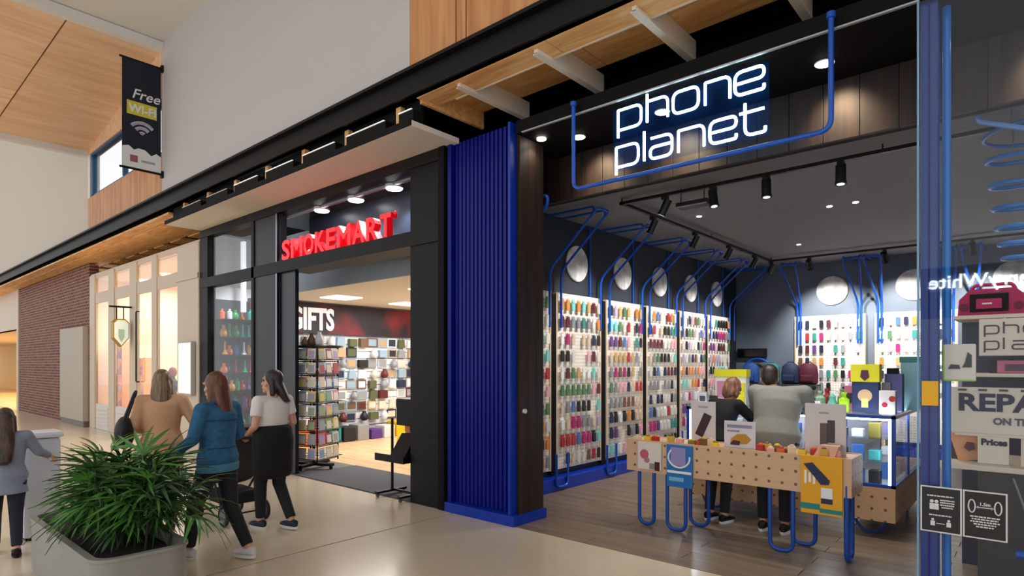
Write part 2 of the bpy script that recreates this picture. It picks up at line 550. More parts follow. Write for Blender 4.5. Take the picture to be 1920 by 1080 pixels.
# beyond the gift shop: same timber soffit towards the far end
sf2 = struct('soffit_far', MB().box(-60, -12.05, UY + .12, 5.6, 4.56, 4.6), M_blackm)
for i in range(12):
    x1 = -12.05 - i * 2.0
    part(sf2, 'soffit_panel', MB().rbox(x1 - 1.99, x1 - .01, UY + .06, 4.42, 4.46, 4.50, .004), M_soffit)
    part(sf2, 'soffit_panel', MB().rbox(x1 - 1.99, x1 - .01, 4.43, 5.16, 4.44, 4.48, .004), M_soffit)
for i in range(18):
    x = -12.42 - i * 1.0
    part(sf2, 'fin', MB().box(x - .3, x + .3, 5.16, 5.5, 4.42, 4.48), M_soffit)
struct('wall_void', MB().box(-60, 9, 5.9, 6.0, 3.8, 6.0), M_blackm)
struct('ceiling_void', MB().box(-60, 9, UY + .2, 6.0, 5.0, 5.1), M_blackm)
# gift shop: cream soffit, dark fascia with slots, timber brackets and bright edges
struct('ceiling_cream', MB().box(-12.0, -5.03, 4.13, FY + .05, 4.24, 4.30), M_creamsoffit)
struct('trim_4', MB().box(-12.0, -5.03, 4.115, 4.132, 4.243, 4.31), M_blackm)
fa = struct('fascia_slots', MB().box(-12.0, -5.03, 4.26, 4.30, 4.30, 4.56), M_blackm)
for i in range(7):
    x = -11.42 + i * 1.0
    part(fa, 'bracket', MB().box(x + .04, x + .12, UY + .06, 4.28, 4.36, 4.54).box(x - .06, x + .14, UY + .06, 4.28, 4.345, 4.36), M_soffit)
    mb = MB().box(x + .14, min(x + .90, -5.04), UY + .02, 4.28, 4.31, 4.43)
    part(fa, 'slot_box', mb, M_blackm)
    part(fa, 'edge_strip', MB().box(x + .14, min(x + .88, -5.06), UY + .01, UY + .03, 4.43, 4.441), M_led if i > 1 else mat('pale_strip', C(226, 214, 196), .4))

# ------------------------------------------------------------------ far shopfronts: yellow shop, brick wall, grey panel
bw = struct('wall_brick', MB().box(-28, -19.3, FY - .02, FY + .2, 0, 4.4), M_brick)
struct('wall_panel', MB().rbox(-21.7, -19.35, FY - .16, FY - .02, .16, 2.72, .01), mat('grey_panel', C(186, 178, 164), .6))
struct('baseboard_panel', MB().box(-21.7, -19.35, FY - .14, FY - .02, 0, .16), mat('taupe_skirting', C(110, 102, 94), .5))
struct('wall_far_header', MB().box(-60, -28, FY - .02, FY + .2, 3.0, 4.5), M_cream)
struct('trim_3', MB().box(-28.3, -28, FY - .06, FY + .2, 0, 4.5), M_cream)
struct('wall_yellow', MB().box(-60, -28, 8.6, 8.8, 0, 3.1), mat('yellow_wall', C(236, 182, 84), .6))
struct('ceiling_yellow', MB().box(-60, -28, FY, 8.8, 3.0, 3.1), M_ceil)
struct('floor_yellow', MB().box(-60, -28, FY, 8.8, -.05, 0), wood('oak_floor', C(212, 172, 122), C(234, 200, 154), (.8, 8, 8), 2, .35, .06))
struct('wall_yellow_side', MB().box(-28.3, -28.1, FY + .2, 8.8, 0, 3.1), mat('yellow_wall', C(236, 182, 84), .6))
area('far_shop_light', (-38, 6.7, 2.95), (0, 0, 0), 16, 2, 420, (1, .78, .42))
bench = thing('bench', 'brown bench at the far end in front of the yellow shop wall', 'bench', (-33, 6.5, 0))
part(bench, 'seat', MB().rbox(-36, -30, 6.2, 6.8, .4, .5, .02), mat('bench_wood', C(176, 110, 50), .5))
for x in (-35.6, -30.4):
    part(bench, 'leg', MB().box(x - .1, x + .1, 6.25, 6.75, 0, .4), mat('bench_wood', C(176, 110, 50), .5))
# ------------------------------------------------------------------ cream shopfront with pink lit interior
M_peach = mat('peach_wall', C(240, 216, 194), .6)
cf = struct('wall_cream_front', MB().box(-19.25, -12.1, FY, FY + .12, 3.98, 4.1), M_cream)
for x0, x1 in ((-19.25, -18.8), (-17.65, -17.2), (-16.06, -15.6), (-14.62, -14.33), (-13.17, -12.12)):
    part(cf, 'mullion', MB().rbox(x0, x1, FY - .03, FY + .03, 0, 4.06, .012), M_cream)
for x0, x1 in ((-18.8, -17.65), (-17.2, -16.06), (-15.6, -14.62), (-14.33, -13.17)):
    part(cf, 'transom', MB().rbox(x0, x1, FY - .01, FY + .03, 3.3, 3.58, .01), M_cream)
    part(cf, 'sash', MB().box(x0, x0 + .05, FY, FY + .03, .66, 3.3), M_cream)
    part(cf, 'sash', MB().box(x1 - .05, x1, FY, FY + .03, .66, 3.3), M_cream)
    part(cf, 'pane', MB().box(x0 + .05, x1 - .05, FY + .012, FY + .02, .66, 3.3), M_glass2)
    part(cf, 'pane', MB().box(x0, x1, FY + .012, FY + .02, 3.58, 3.98), M_glass2)
    if x0 != -15.6:
        part(cf, 'stall_riser', MB().rbox(x0, x1, FY, FY + .1, 0, .66, .01), mat('white_board', C(226, 222, 216), .5))
        for k in range(5):
            part(cf, 'louvre_slat', MB().box(x0 + .1, x1 - .1, FY - .02, FY, .12 + k * .1, .19 + k * .1), mat('white_board', C(226, 222, 216), .5))
    else:
        part(cf, 'door_rail', MB().rbox(x0 + .07, x1 - .07, FY, FY + .1, 0.01, .5, .01), M_cream)
        part(cf, 'door_handle', MB().tube(fillet([(x0 + .14, FY, 1.3), (x0 + .14, FY - .07, 1.3), (x0 + .14, FY - .07, 2.9), (x0 + .14, FY, 2.9)], .03), .016), M_black)
part(cf, 'pilaster_band', MB().box(-13.2, -12.1, FY - .06, FY + .02, 3.36, 3.46), M_cream)
struct('wall_peach', MB().box(-19.2, -12.1, 8.4, 8.6, 0, 4.0), M_peach)
struct('wall_peach_side', MB().box(-19.4, -19.2, FY + .1, 8.6, 0, 4.0), M_peach)
struct('wall_party', MB().box(-12.15, -11.97, FY + .14, 12, 0, 4.2), M_white)
struct('ceiling_peach', MB().box(-19.3, -12.1, FY + .1, 8.6, 3.98, 4.1), M_ceil)
struct('floor_peach', MB().box(-19.3, -12.1, FY, 8.6, -.05, 0), wood('oak_floor', C(212, 172, 122), C(234, 200, 154), (.8, 8, 8), 2, .35, .06))
area('cream_shop_light', (-15.6, 6.4, 3.9), (0, 0, 0), 6, 1.2, 430, (1, .85, .68))
# its display furniture
pinks = [mat('pink_%d' % i, c, .5) for i, c in enumerate((C(206, 128, 150), C(226, 170, 176), C(150, 90, 110), C(240, 214, 200), C(190, 110, 84)))]
def cream_display(x, y, w, nlev, name_bits):
    t = thing('display_shelf', 'open wooden display shelf %s' % name_bits, 'shelf', (x, y, 0))
    wm = mat('pale_shelf', C(226, 170, 120), .5)
    for s in (-1, 1):
        part(t, 'side_panel', MB().box(x + s * w / 2 - .02, x + s * w / 2 + .02, y - .18, y + .18, 0, .6 + nlev * .42), wm)
    for k in range(nlev + 1):
        part(t, 'shelf_board', MB().box(x - w / 2, x + w / 2, y - .18, y + .18, .55 + k * .42, .585 + k * .42), wm)
        if k < nlev:
            n = int(w / .24)
            for j in range(n):
                px = x - w / 2 + .14 + j * .24
                h = random.uniform(.14, .3)
                bt = MB().lathe([(.05, 0), (.055, .01), (.055, h * .6), (.02, h * .75), (.02, h), (.001, h)], (px, y - .05, .585 + k * .42), 10)
                single('cosmetic_bottle', bt, random.choice(pinks), '%s bottle, %s on %s tier of shelf %s' % (random.choice(['pink', 'rose', 'blush']), ORD[j], ORD[k], name_bits), 'bottle', 'bottles in the cream shop windows', smooth=True)
cream_display(-18.15, 5.25, .9, 4, 'in the cream window beside the brick wall')
cream_display(-16.6, 5.25, .9, 3, 'in the cream window behind the hanging sign')
cream_display(-13.75, 5.4, .9, 2, 'in the cream window beside the glowing panel')
t = thing('mannequin', 'dark bust mannequin behind the cream shop door', 'mannequin', (-14.95, 5.3, 0))
part(t, 'stand', MB().cyl((-14.95, 5.3, 0), (-14.95, 5.3, .8), .03).cyl((-14.95, 5.3, 0), (-14.95, 5.3, .03), .2), M_black, True)
part(t, 'torso', MB().loft([((-14.95, 5.3, z), rx, ry, (1, 0, 0), (0, 1, 0)) for z, rx, ry in ((.78, .1, .08), (.9, .14, .1), (1.05, .1, .08), (1.2, .15, .1), (1.32, .15, .08), (1.38, .05, .05), (1.42, .045, .045))]), mat('dark_cloth', C(34, 26, 26), .8), True)
part(t, 'head', MB().sphere((-14.95, 5.3, 1.52), (.08, .09, .12)), mat('russet', C(120, 52, 34), .6), True)
# wall lamps in the shop ceiling
for k, x in enumerate((-18.2, -16.6, -15.1, -13.8)):
    single('ceiling_light', MB().cyl((x, 5.8, 3.93), (x, 5.8, 3.98), .16, n=20), mat('warm_lens', (1, 1, 1, 1), .5, emit=(1, .82, .6, 1), strength=6), 'round warm ceiling light behind the %s cream window from the brick wall' % ORD[k], 'light', 'warm lights in the cream shop')
# hanging sign
t = thing('hanging_sign', 'small pale green hanging sign with a gold rim on a black bracket', 'sign', (-15.9, 4.5, 2.08))
hexa = [(4.36, 2.66), (4.36, 2.3), (4.52, 2.1), (4.68, 2.3), (4.68, 2.66), (4.60, 2.74), (4.44, 2.74)]
part(t, 'rim', MB().prism(hexa, 'x', -16.0, -15.82), mat('gold_rim', C(178, 140, 40), .35, .6))
part(t, 'face', MB().prism([(4.52 + (u - 4.52) * .88, 2.43 + (v - 2.43) * .9) for u, v in hexa], 'x', -15.83, -15.81), mat('sign_pale', C(228, 240, 224), .5, emit=C(228, 240, 224), strength=.35))
part(t, 'emblem', MB().prism([(4.46, 2.32), (4.52, 2.2), (4.58, 2.32), (4.58, 2.5), (4.46, 2.5)], 'x', -15.812, -15.805), mat('sign_green', C(186, 222, 200), .5))
part(t, 'bracket', MB().box(-15.92, -15.88, 4.3, FY, 3.0, 3.04).box(-15.92, -15.9, 4.44, 4.46, 2.74, 3.0).box(-15.92, -15.9, 4.58, 4.6, 2.74, 3.0), M_black)
# glowing panel on the pilaster
t = thing('light_box', 'tall glowing white light box on the cream pilaster', 'light box', (-12.55, FY - .08, 1.1))
part(t, 'case', MB().rbox(-12.86, -12.24, FY - .12, FY - .042, 1.1, 2.14, .01), mat('grey_case', C(190, 186, 178), .4))
part(t, 'screen', MB().box(-12.83, -12.27, FY - .126, FY - .12, 1.14, 2.11), mat('white_screen', (1, 1, 1, 1), .4, emit=(1, .96, .9, 1), strength=1.5))

# ------------------------------------------------------------------ gift shop front, black steel
sm = struct('wall_gift_front', MB().box(-12.1, -5.21, FY - .02, FY + .14, 3.15, 3.33), M_black)
part(sm, 'head_rail', MB().box(-12.1, -5.21, FY - .02, FY + .14, 4.1, 4.24), M_black)
part(sm, 'post', MB().box(-12.1, -11.76, FY - .01, FY + .14, 0, 4.1), M_black)
part(sm, 'column', MB().box(-9.95, -9.14, FY, FY + .16, 0, 4.1), mat('charcoal_column', C(38, 40, 48), .45))
part(sm, 'post', MB().box(-9.99, -9.9, FY - .02, FY, 0, 4.1), M_black)
part(sm, 'column_edge', MB().box(-9.18, -9.14, FY - .01, FY + .02, 0, 4.1), mat('bright_edge', C(150, 158, 166), .3, .6))
part(sm, 'column', MB().box(-5.84, -5.21, FY, FY + .45, 0, 4.24), M_black)
part(sm, 'column_edge', MB().box(-5.3, -5.2, FY - .03, FY + .02, 0, 4.24), M_blackm)
part(sm, 'sill', MB().box(-11.76, -9.95, FY, FY + .12, 0, .5), M_black)
part(sm, 'pane', MB().box(-11.76, -9.99, FY + .05, FY + .06, .5, 3.15), M_glass)
part(sm, 'pane', MB().box(-11.76, -9.99, FY + .05, FY + .06, 3.33, 4.1), M_glass)
part(sm, 'door_leaf', MB().box(-9.14, -8.66, FY + .04, FY + .1, 0, 3.15), mat('door_navy', C(20, 24, 34), .3))
part(sm, 'recess_glass', MB().box(-9.14, -5.84, 5.34, 5.35, 3.3, 4.1), mat('navy_glass', C(30, 40, 56), .4))
part(sm, 'recess_sill', MB().box(-9.14, -5.84, FY + .14, 5.35, 3.2, 3.3), M_black)
part(sm, 'recess_soffit', MB().box(-9.9, -5.84, FY + .14, 6.0, 4.1, 4.16), mat('navy_soffit', C(24, 28, 38), .35))
part(sm, 'recess_post', MB().box(-6.05, -5.99, 5.3, 5.34, 3.3, 4.1), mat('bright_edge', C(150, 158, 166), .3, .6))
part(sm, 'light_rail', MB().box(-9.3, -5.95, 4.97, 5.02, 4.07, 4.1), mat('grey_rail', C(150, 156, 166), .4))
for k, x in enumerate((-8.3, -7.4, -6.52)):
    t = thing('downlight', '%s of three white downlights above the red shop sign, counting from its letter S' % ORD[k], 'light', (x, 5.06, 4.04), group='downlights above the red sign')
    part(t, 'rim', MB().cyl((x, 5.06, 4.06), (x, 5.06, 4.1), .12, n=20), M_trim, True)
    part(t, 'lens', MB().cyl((x, 5.06, 4.045), (x, 5.06, 4.062), .105, n=20), M_lampw)
    s = spot('downlight_beam', (x, 5.06, 4.03), (x, 5.0, 0), 150, 120, .5, .08, (.92, .97, 1))
# two glowing posts that imitate white reflections in the upper glazing
for k, x in enumerate((-11.5, -10.75)):
    single('reflection_post', MB().box(x - .05, x + .05, 5.3, 5.36, 2.7, 4.05), mat('reflection_glow', (1, 1, 1, 1), .5, emit=(.9, .96, 1, 1), strength=.6), 'glowing white post imitating a reflection in the upper pane, %s one from the cream pilaster' % ORD[k], 'light', 'imitated reflections in the upper pane')
single('ceiling_lamp', MB().cyl((-10.6, 5.3, 4.06), (-10.6, 5.3, 4.1), .14, n=16), M_lampw, 'small bright lamp behind the dark upper pane', 'light')

# sign letters
t = thing('shop_sign', 'row of red three-dimensional letters above the gift shop entrance', 'sign', (-7.7, FY + .05, 3.33))
M_red = mat('red_letter', C(196, 10, 22), .35, emit=C(255, 16, 34), strength=.3)
M_redface = mat('red_face', C(230, 24, 34), .3, emit=C(255, 30, 44), strength=.85)
word = 'SMOKEMART'; wids = [.27, .36, .30, .29, .26, .36, .31, .29, .26]
x = -8.98
for ch, wd in zip(word, wids):
    tm = text_mb(ch, .42, .05, .011)
    xs_ = [v[0] for v in tm.v]
    k = (wd - .03) / (max(xs_) - min(xs_))
    mb = MB(); x0 = min(xs_)
    mb.add([(x + (v[0] - x0) * k, FY + .04 - v[2], 3.335 + v[1] * 1.02) for v in tm.v], tm.f)
    me = mb.mesh('letter', [M_red, M_redface], M=_INV[t])
    for p in me.polygons:
        if p.normal.y < -.7: p.material_index = 1
    part(t, 'letter', me, None)
    x += wd + .012
part(t, 'trademark', MB().tube([(x + .03 + .02 * math.cos(a), FY, 3.62 + .02 * math.sin(a)) for a in [i * PI / 4 for i in range(8)]], .005, 6, True), M_redface)

# interior of the gift shop
struct('wall_gift_side', MB().box(-11.97, -11.9, FY + .14, 12, 0, 3.2), mat('shop_white', C(226, 228, 230), .6))
struct('wall_gift_back', MB().box(-12, -5.2, 11.4, 11.6, 0, 3.2), mat('shop_white', C(226, 228, 230), .6))
struct('wall_gift_party', MB().box(-5.26, -5.14, 5.24, 13.5, 0, 4.2), M_char)
struct('ceiling_gift', MB().box(-11.97, -5.2, 5.9, 11.6, 3.05, 3.15), mat('gift_ceiling', C(240, 236, 228), .7))
struct('wall_gift_bulkhead', MB().box(-11.97, -5.2, 5.86, 5.9, 3.05, 4.15), mat('slate_bulkhead', C(168, 180, 194), .5))
fg = struct('floor_gift', MB().box(-11.97, -5.2, FY, 11.6, -.05, -.01), M_joint)
oak = wood('oak_floor', C(212, 172, 122), C(234, 200, 154), (.8, 8, 8), 2, .35, .06)
for j in range(16):
    y0 = 5.9 + j * .35
    for i in range(3):
        x0 = -11.9 + i * 2.22 + (.7 if j % 2 else 0) - .7
        part(fg, 'plank', MB().box(max(-11.9, x0) + .003, min(-5.25, x0 + 2.22) - .003, y0 + .003, y0 + .347, -.03, 0), oak)
part(fg, 'threshold', MB().box(-11.9, -5.3, FY, 5.9, -.03, 0), mat('threshold_grey', C(110, 108, 106), .6))
single('entrance_mat', MB().rbox(-8.62, -5.86, FY + .01, 5.89, 0, .012, .004), mat('grey_carpet', C(92, 94, 98), .95, var=.15, scale=60), 'long grey entrance mat at the gift shop threshold', 'mat')
area('gift_ceiling_light', (-9.2, 8.2, 3.02), (0, 0, 0), 3.2, 3.4, 230, (1, .98, .96))
for k, (x, y) in enumerate(((-10.6, 6.9), (-10.6, 8.6), (-8.2, 7.2), (-8.2, 9.2))):
    single('panel_light', MB().rbox(x - .3, x + .3, y - .3, y + .3, 3.03, 3.06, .008), mat('panel_lens', (1, 1, 1, 1), .5, emit=(1, .97, .92, 1), strength=2.5), 'square ceiling light panel in the gift shop, %s of four from the GIFTS wall corner' % ORD[k], 'light', 'gift shop ceiling panels')
# GIFTS fascia
m = bpy.data.materials.new('fascia_print'); m.use_nodes = True; nt = m.node_tree
tc = nt.nodes.new('ShaderNodeTexCoord'); n = nt.nodes.new('ShaderNodeTexNoise'); n.inputs['Scale'].default_value = 1.0
rp = nt.nodes.new('ShaderNodeValToRGB'); e0, e1 = rp.color_ramp.elements
e0.position = .5; e0.color = C(34, 24, 32); e1.position = .82; e1.color = C(160, 26, 42)
nt.links.new(tc.outputs['Object'], n.inputs['Vector']); nt.links.new(n.outputs['Fac'], rp.inputs['Fac'])
nt.links.new(rp.outputs['Color'], nt.nodes['Principled BSDF'].inputs['Base Color'])
t = thing('wall_fascia_sign', 'dark red fascia with white lettering GIFTS along the gift shop wall', 'sign', (-11.86, 8.4, 2.36))
part(t, 'fascia', MB().box(-11.9, -11.8, 5.6, 11.3, 2.36, 3.02), m)
gl = text_mb('GIFTS', .64, .012, .022, facing_right(-11.785, 6.42, 2.46), sx=.66)
part(t, 'lettering', gl, mat('white_letter', C(244, 244, 244), .5, emit=(1, 1, 1, 1), strength=.25))
# slat wall
sw = thing('slat_wall', 'white slatted display wall below the GIFTS fascia', 'display wall', (-11.86, 8.2, .25))
M_slat = mat('slat_white', C(232, 234, 238), .5)
for k in range(13):
    part(sw, 'slat', MB().box(-11.9, -11.85, 5.9, 11.2, .3 + k * .155, .3 + k * .155 + .14), M_slat)
# gifts on the slat wall
pal = [('cream', C(222, 214, 196)), ('white', C(232, 232, 232)), ('grey', C(150, 152, 156)), ('grey', C(150, 152, 156)), ('white', C(232, 232, 232)), ('black', C(30, 30, 32)), ('brown', C(112, 84, 62)), ('olive', C(90, 96, 60)), ('maroon', C(96, 34, 36)), ('pale blue', C(150, 176, 196)), ('tan', C(190, 160, 120)), ('navy', C(36, 44, 70)), ('silver', C(190, 194, 200))]
pm = {n_: mat('gift_' + n_.replace(' ', '_'), c, .5) for n_, c in pal}
fm = MB().box(0, .03, -.12, .12, 0, .22); fm.cur = 1; fm.box(.03, .034, -.09, .09, .03, .19)
me_frame = fm.mesh('gift_frame', [pm['white'], pm['grey']])
me_box = MB().rbox(0, .09, -.1, .1, 0, .2, .012).mesh('gift_box', [pm['white']])
vb = MB().lathe([(.05, 0), (.08, .05), (.085, .1), (.05, .17), (.035, .2), (.045, .22), (.001, .22)], (.09, 0, 0), 12)
me_vase = vb.mesh('gift_vase', [pm['white']], smooth=True)
bb = MB().prism([(-.1, 0), (.1, 0), (.08, .2), (-.08, .2)], 'x', 0, .07); bb.tube([(.035, -.05, .2), (.035, -.04, .27), (.035, .04, .27), (.035, .05, .2)], .006, 6)
me_bag = bb.mesh('gift_bag', [pm['white']])
rs = random.Random(3)
for r_ in range(8):
    for c_ in range(16):
        if rs.random() < .04: continue
        y = 6.25 + c_ * .285 + rs.uniform(-.02, .02); z = 2.1 - r_ * .242
        n1, _ = rs.choice(pal); n2, _ = rs.choice(pal)
        kind = rs.choice(['picture frame', 'picture frame', 'boxed gift', 'gift bag', 'vase'])
        me = {'picture frame': me_frame, 'boxed gift': me_box, 'gift bag': me_bag, 'vase': me_vase}[kind]
        lab = '%s %s on the slatted gift wall, %s row down, %s along' % (n1, kind, ORD[r_], ORD[c_])
        s_ = rs.uniform(.95, 1.2)
        inst(kind.replace(' ', '_').replace('boxed_gift', 'gift_box'), me, (-11.85, y, z), (0, 0, 0), (1.2, s_, rs.uniform(.88, 1.02)), None,
             [pm[n1], pm[n2]] if me is me_frame else pm[n1], lab, 'vase' if kind == 'vase' else ('frame' if 'frame' in kind else 'gift'), 'gifts on the slatted wall')
# floor stock below the gift wall
rs = random.Random(5)
stock = [('yellow', C(236, 190, 20)), ('teal', C(20, 130, 130)), ('purple', C(90, 50, 130)), ('orange', C(220, 110, 30)), ('black', C(30, 30, 32)), ('white', C(226, 226, 226)), ('red', C(170, 30, 36)), ('grey', C(150, 150, 150))]
for k in range(12):
    n1, c = stock[(k * 3) % 8]
    y = 6.2 + k * .36; h = rs.uniform(.22, .36)
    mb = MB().rbox(-11.8 + .02, -11.4, y - .15, y + .15, 0, h, .02)
    single('stock_box', mb, mat('stock_' + n1, c, .5), '%s stock box on the floor under the gift wall, %s along from the rack' % (n1, ORD[k]), 'box', 'stock boxes under the gift wall')
bag = MB().loft([((-9.3, 7.6, z), rx, ry, (1, 0, 0), (0, 1, 0)) for z, rx, ry in ((0, .3, .2), (.1, .34, .24), (.26, .3, .2), (.36, .2, .12), (.4, .05, .04))], 14)
single('yellow_bag', bag, mat('stock_yellow', C(236, 190, 20), .5), 'bright yellow sack on the timber floor of the gift shop', 'bag', smooth=True)
t = thing('low_table', 'low wooden display table in the gift shop', 'table', (-8.3, 7.7, 0))
part(t, 'top', MB().rbox(-8.9, -7.7, 7.4, 8.0, .34, .4, .01), oak)
for x in (-8.8, -7.8):
    for y in (7.48, 7.92):
        part(t, 'leg', MB().box(x - .03, x + .03, y - .03, y + .03, 0, .34), M_black)
for k, (n1, c) in enumerate(stock[:5]):
    single('toy_box', MB().rbox(-8.85 + k * .22, -8.67 + k * .22, 7.5, 7.7, .4, .56 + .05 * (k % 3), .01), mat('stock_' + n1, c, .5), '%s box on the low table, %s from its window end' % (n1, ORD[k]), 'box', 'boxes on the low table')

# shelves of coloured glassware seen through the display window
dw = thing('window_shelving', 'dark shelving of coloured glassware inside the display window', 'shelving', (-11.8, 5.3, .45))
for k in range(7):
    part(dw, 'shelf_board', MB().box(-11.9, -11.45, 4.95, 5.8, .5 + k * .34, .515 + k * .34), M_black)
part(dw, 'back_panel', MB().box(-11.9, -11.88, 4.93, 5.85, .4, 2.95), M_char)
gp = [('teal', C(20, 150, 140)), ('green', C(30, 140, 70)), ('orange', C(230, 110, 40)), ('blue', C(40, 90, 170)), ('red', C(170, 30, 40)), ('white', C(220, 226, 230)), ('purple', C(90, 50, 120)), ('amber', C(190, 130, 40)), ('silver', C(180, 184, 190))]
gm = {n_: mat('glassware_' + n_, c, .15) for n_, c in gp}
v1 = MB().lathe([(.045, 0), (.06, .015), (.035, .05), (.018, .1), (.018, .24), (.026, .25), (.001, .25)], n=12).mesh('v1', [gm['teal']], smooth=True)
v2 = MB().lathe([(.05, 0), (.07, .05), (.06, .11), (.025, .15), (.03, .2), (.001, .2)], n=12).mesh('v2', [gm['teal']], smooth=True)
v3 = MB().lathe([(.05, 0), (.05, .16), (.02, .18), (.02, .22), (.001, .22)], n=12).mesh('v3', [gm['teal']], smooth=True)
rs = random.Random(11)
for k in range(7):
    for j in range(7):
        n1, _ = rs.choice(gp)
        inst('glass_vase', rs.choice([v1, v2, v3]), (-11.62 + rs.uniform(-.05, .08), 5.0 + j * .125, .515 + k * .34), (0, 0, 0), (1, 1, rs.uniform(.9, 1.15)), None, gm[n1],
             '%s glass piece in the display window, %s shelf up, %s from the glass' % (n1, ORD[k], ORD[j]), 'glassware', 'glassware in the display window')
spot('window_display_light', (-10.9, 5.3, 3.9), (-11.4, 5.5, 1.5), 190, 90, .7, .1)

# revolving greeting-card rack
RX, RY = -8.9, 5.28
rk = thing('card_rack', 'black revolving wire rack filled with greeting cards at the shop entrance', 'rack', (RX, RY, .012), rz=R(-68))
s2 = .27
for sx in (-1, 1):
    for sy in (-1, 1):
        part(rk, 'post', MB().cyl((sx * s2, sy * s2, .12), (sx * s2, sy * s2, 1.98), .012, n=8), M_black, local=True)
part(rk, 'pole', MB().cyl((0, 0, .05), (0, 0, 2.05), .025), M_black, local=True)
for k in range(9):
    z = .16 + k * .225
    part(rk, 'wire_shelf', MB().tube([(-s2, -s2, z), (s2, -s2, z), (s2, s2, z), (-s2, s2, z)], .008, 6, True).tube([(-s2 - .05, -s2 - .05, z + .03), (s2 + .05, -s2 - .05, z + .03), (s2 + .05, s2 + .05, z + .03), (-s2 - .05, s2 + .05, z + .03)], .006, 6, True), M_black, local=True)
part(rk, 'base', MB().box(-.36, .36, -.05, .05, .05, .09).box(-.05, .05, -.36, .36, .05, .09), M_black, local=True)
for a, b in ((-.33, 0), (.33, 0), (0, -.33), (0, .33)):
    part(rk, 'caster', MB().cyl((a, b - .015, .025), (a, b + .015, .025), .025, n=10), M_black, local=True)
part(rk, 'top_tray', MB().box(-.3, .3, -.3, .3, 1.96, 1.98), M_black, local=True)
cm = MB().box(-.075, .075, -.004, .004, 0, .185); cm.cur = 1; cm.box(-.055, .055, -.006, -.004, .03, .15)
me_card = cm.mesh('card', [pm['white'], pm['grey']])
cpal = [('white', C(240, 238, 234)), ('white', C(240, 238, 234)), ('cream', C(236, 228, 206)), ('cream', C(236, 228, 206)), ('pink', C(230, 176, 192)), ('yellow', C(232, 214, 130)), ('green', C(160, 190, 140)), ('blue', C(150, 180, 208)), ('grey', C(176, 180, 186)), ('red', C(186, 90, 94)), ('lilac', C(190, 170, 204))]
ccm = {n_: mat('card_' + n_, c, .6) for n_, c in cpal}
rs = random.Random(21)
for face, (ang, fname) in enumerate(((R(-68) + R(90), 'wide side'), (R(22) + R(90), 'narrow side'))):
    for k in range(8):
        for j in range(3):
            n1, _ = rs.choice(cpal); n2, _ = rs.choice(cpal)
            nrm = Vector((math.cos(ang - R(90)), math.sin(ang - R(90)), 0)); tan = Vector((math.cos(ang), math.sin(ang), 0))
            p = Vector((RX, RY, .19 + k * .225)) + nrm * (s2 + .03) + tan * (j - 1) * .18
            inst('greeting_card', me_card, p, (R(-6), 0, ang), (1, 1, 1), None, [ccm[n1], ccm[n2]],
                 '%s %s greeting card, %s of rack, %s tier up, %s slot' % (n1, n2, fname, ORD[k], ORD[j]), 'card', 'greeting cards on the rack')
for k in range(4):
    n1 = ['tan', 'grey', 'brown', 'white'][k]
    inst('figurine', me_vase, (RX - .16 + k * .1, RY - .1 + .07 * (k % 2), 1.99), (0, 0, 0), (.8, .8, .7 + .12 * k), None, pm[n1], '%s figurine standing on top of the card rack' % n1, 'figurine', 'figurines on the card rack')

# black display stand by the column
t = thing('display_stand', 'black wheeled display stand beside the black shop column', 'stand', (-6.12, 4.9, 0))
for x in (-6.38, -5.92):
    part(t, 'upright', MB().cyl((x, 4.92, .06), (x, 4.92, 1.0 if x < -6.2 else 1.15), .018, n=10), M_black, True)
    part(t, 'foot', MB().rbox(x - .03, x + .03, 4.66, 5.14, .045, .075, .008), M_black)
    for y in (4.69, 5.1):
        part(t, 'caster', MB().cyl((x - .012, y, .024), (x + .012, y, .024), .024, n=10), mat('grey_rubber', C(90, 90, 92), .6))
part(t, 'cross_bar', MB().box(-6.38, -5.92, 4.91, 4.93, .055, .085), M_black)
part(t, 'tray', MB().rbox(-6.46, -5.88, 4.72, 5.12, .47, .5, .008).box(-6.46, -5.88, 4.70, 4.72, .47, .56), M_black)
part(t, 'basket', MB().prism([(4.72, .56), (5.12, .5), (5.12, .82), (4.9, .82)], 'x', -6.16, -5.88), M_black)
part(t, 'sign_board', MB().rbox(-6.22, -5.88, 4.86, 4.9, .92, 1.26, .01), M_black)
for k, n1 in enumerate(('blue', 'orange', 'purple')):
    single('packet', MB().rbox(-6.28 + k * .12, -6.18 + k * .12, 5.0, 5.05, .5, .78, .006) if k == 0 else MB().rbox(-6.28 + k * .12, -6.18 + k * .12, 4.83 + .12, 4.86 + .12, .825, .92, .004),
           mat('packet_' + n1, {'blue': C(60, 90, 170), 'orange': C(220, 130, 60), 'purple': C(100, 60, 130)}[n1], .5), 'small %s packet on the black wheeled stand' % n1, 'packet', 'packets on the black stand')
# ------------------------------------------------------------------ phone shop: pillar, portal, room
pl = struct('pillar_blue', MB().box(-5.17, -4.19, 4.85, 5.26, 0, 4.25), M_blue)
n = 14
for k in range(n):
    x0 = -5.10 + k * (.87 / n)
    part(pl, 'rib', MB().prism([(x0 + .004, 4.852), (x0 + .012, 4.828), (x0 + .049, 4.828), (x0 + .057, 4.852)], 'z', .12, 4.25), M_blue)
part(pl, 'edge_fin', MB().box(-5.17, -5.11, 4.78, 4.86, .1, 4.25), M_blue)
part(pl, 'edge_fin', MB().box(-4.215, -4.185, 4.76, 4.86, .1, 4.25), M_bluebase)
part(pl, 'plinth', MB().rbox(-5.18, -4.12, 4.74, 5.3, 0, .11, .006), M_bluebase)
for k in range(3):
    part(pl, 'timber_board', MB().rbox(-4.19, -4.14, 4.865 + k * .135, 4.865 + k * .135 + .132, .11, 4.25, .003), M_dtimber)
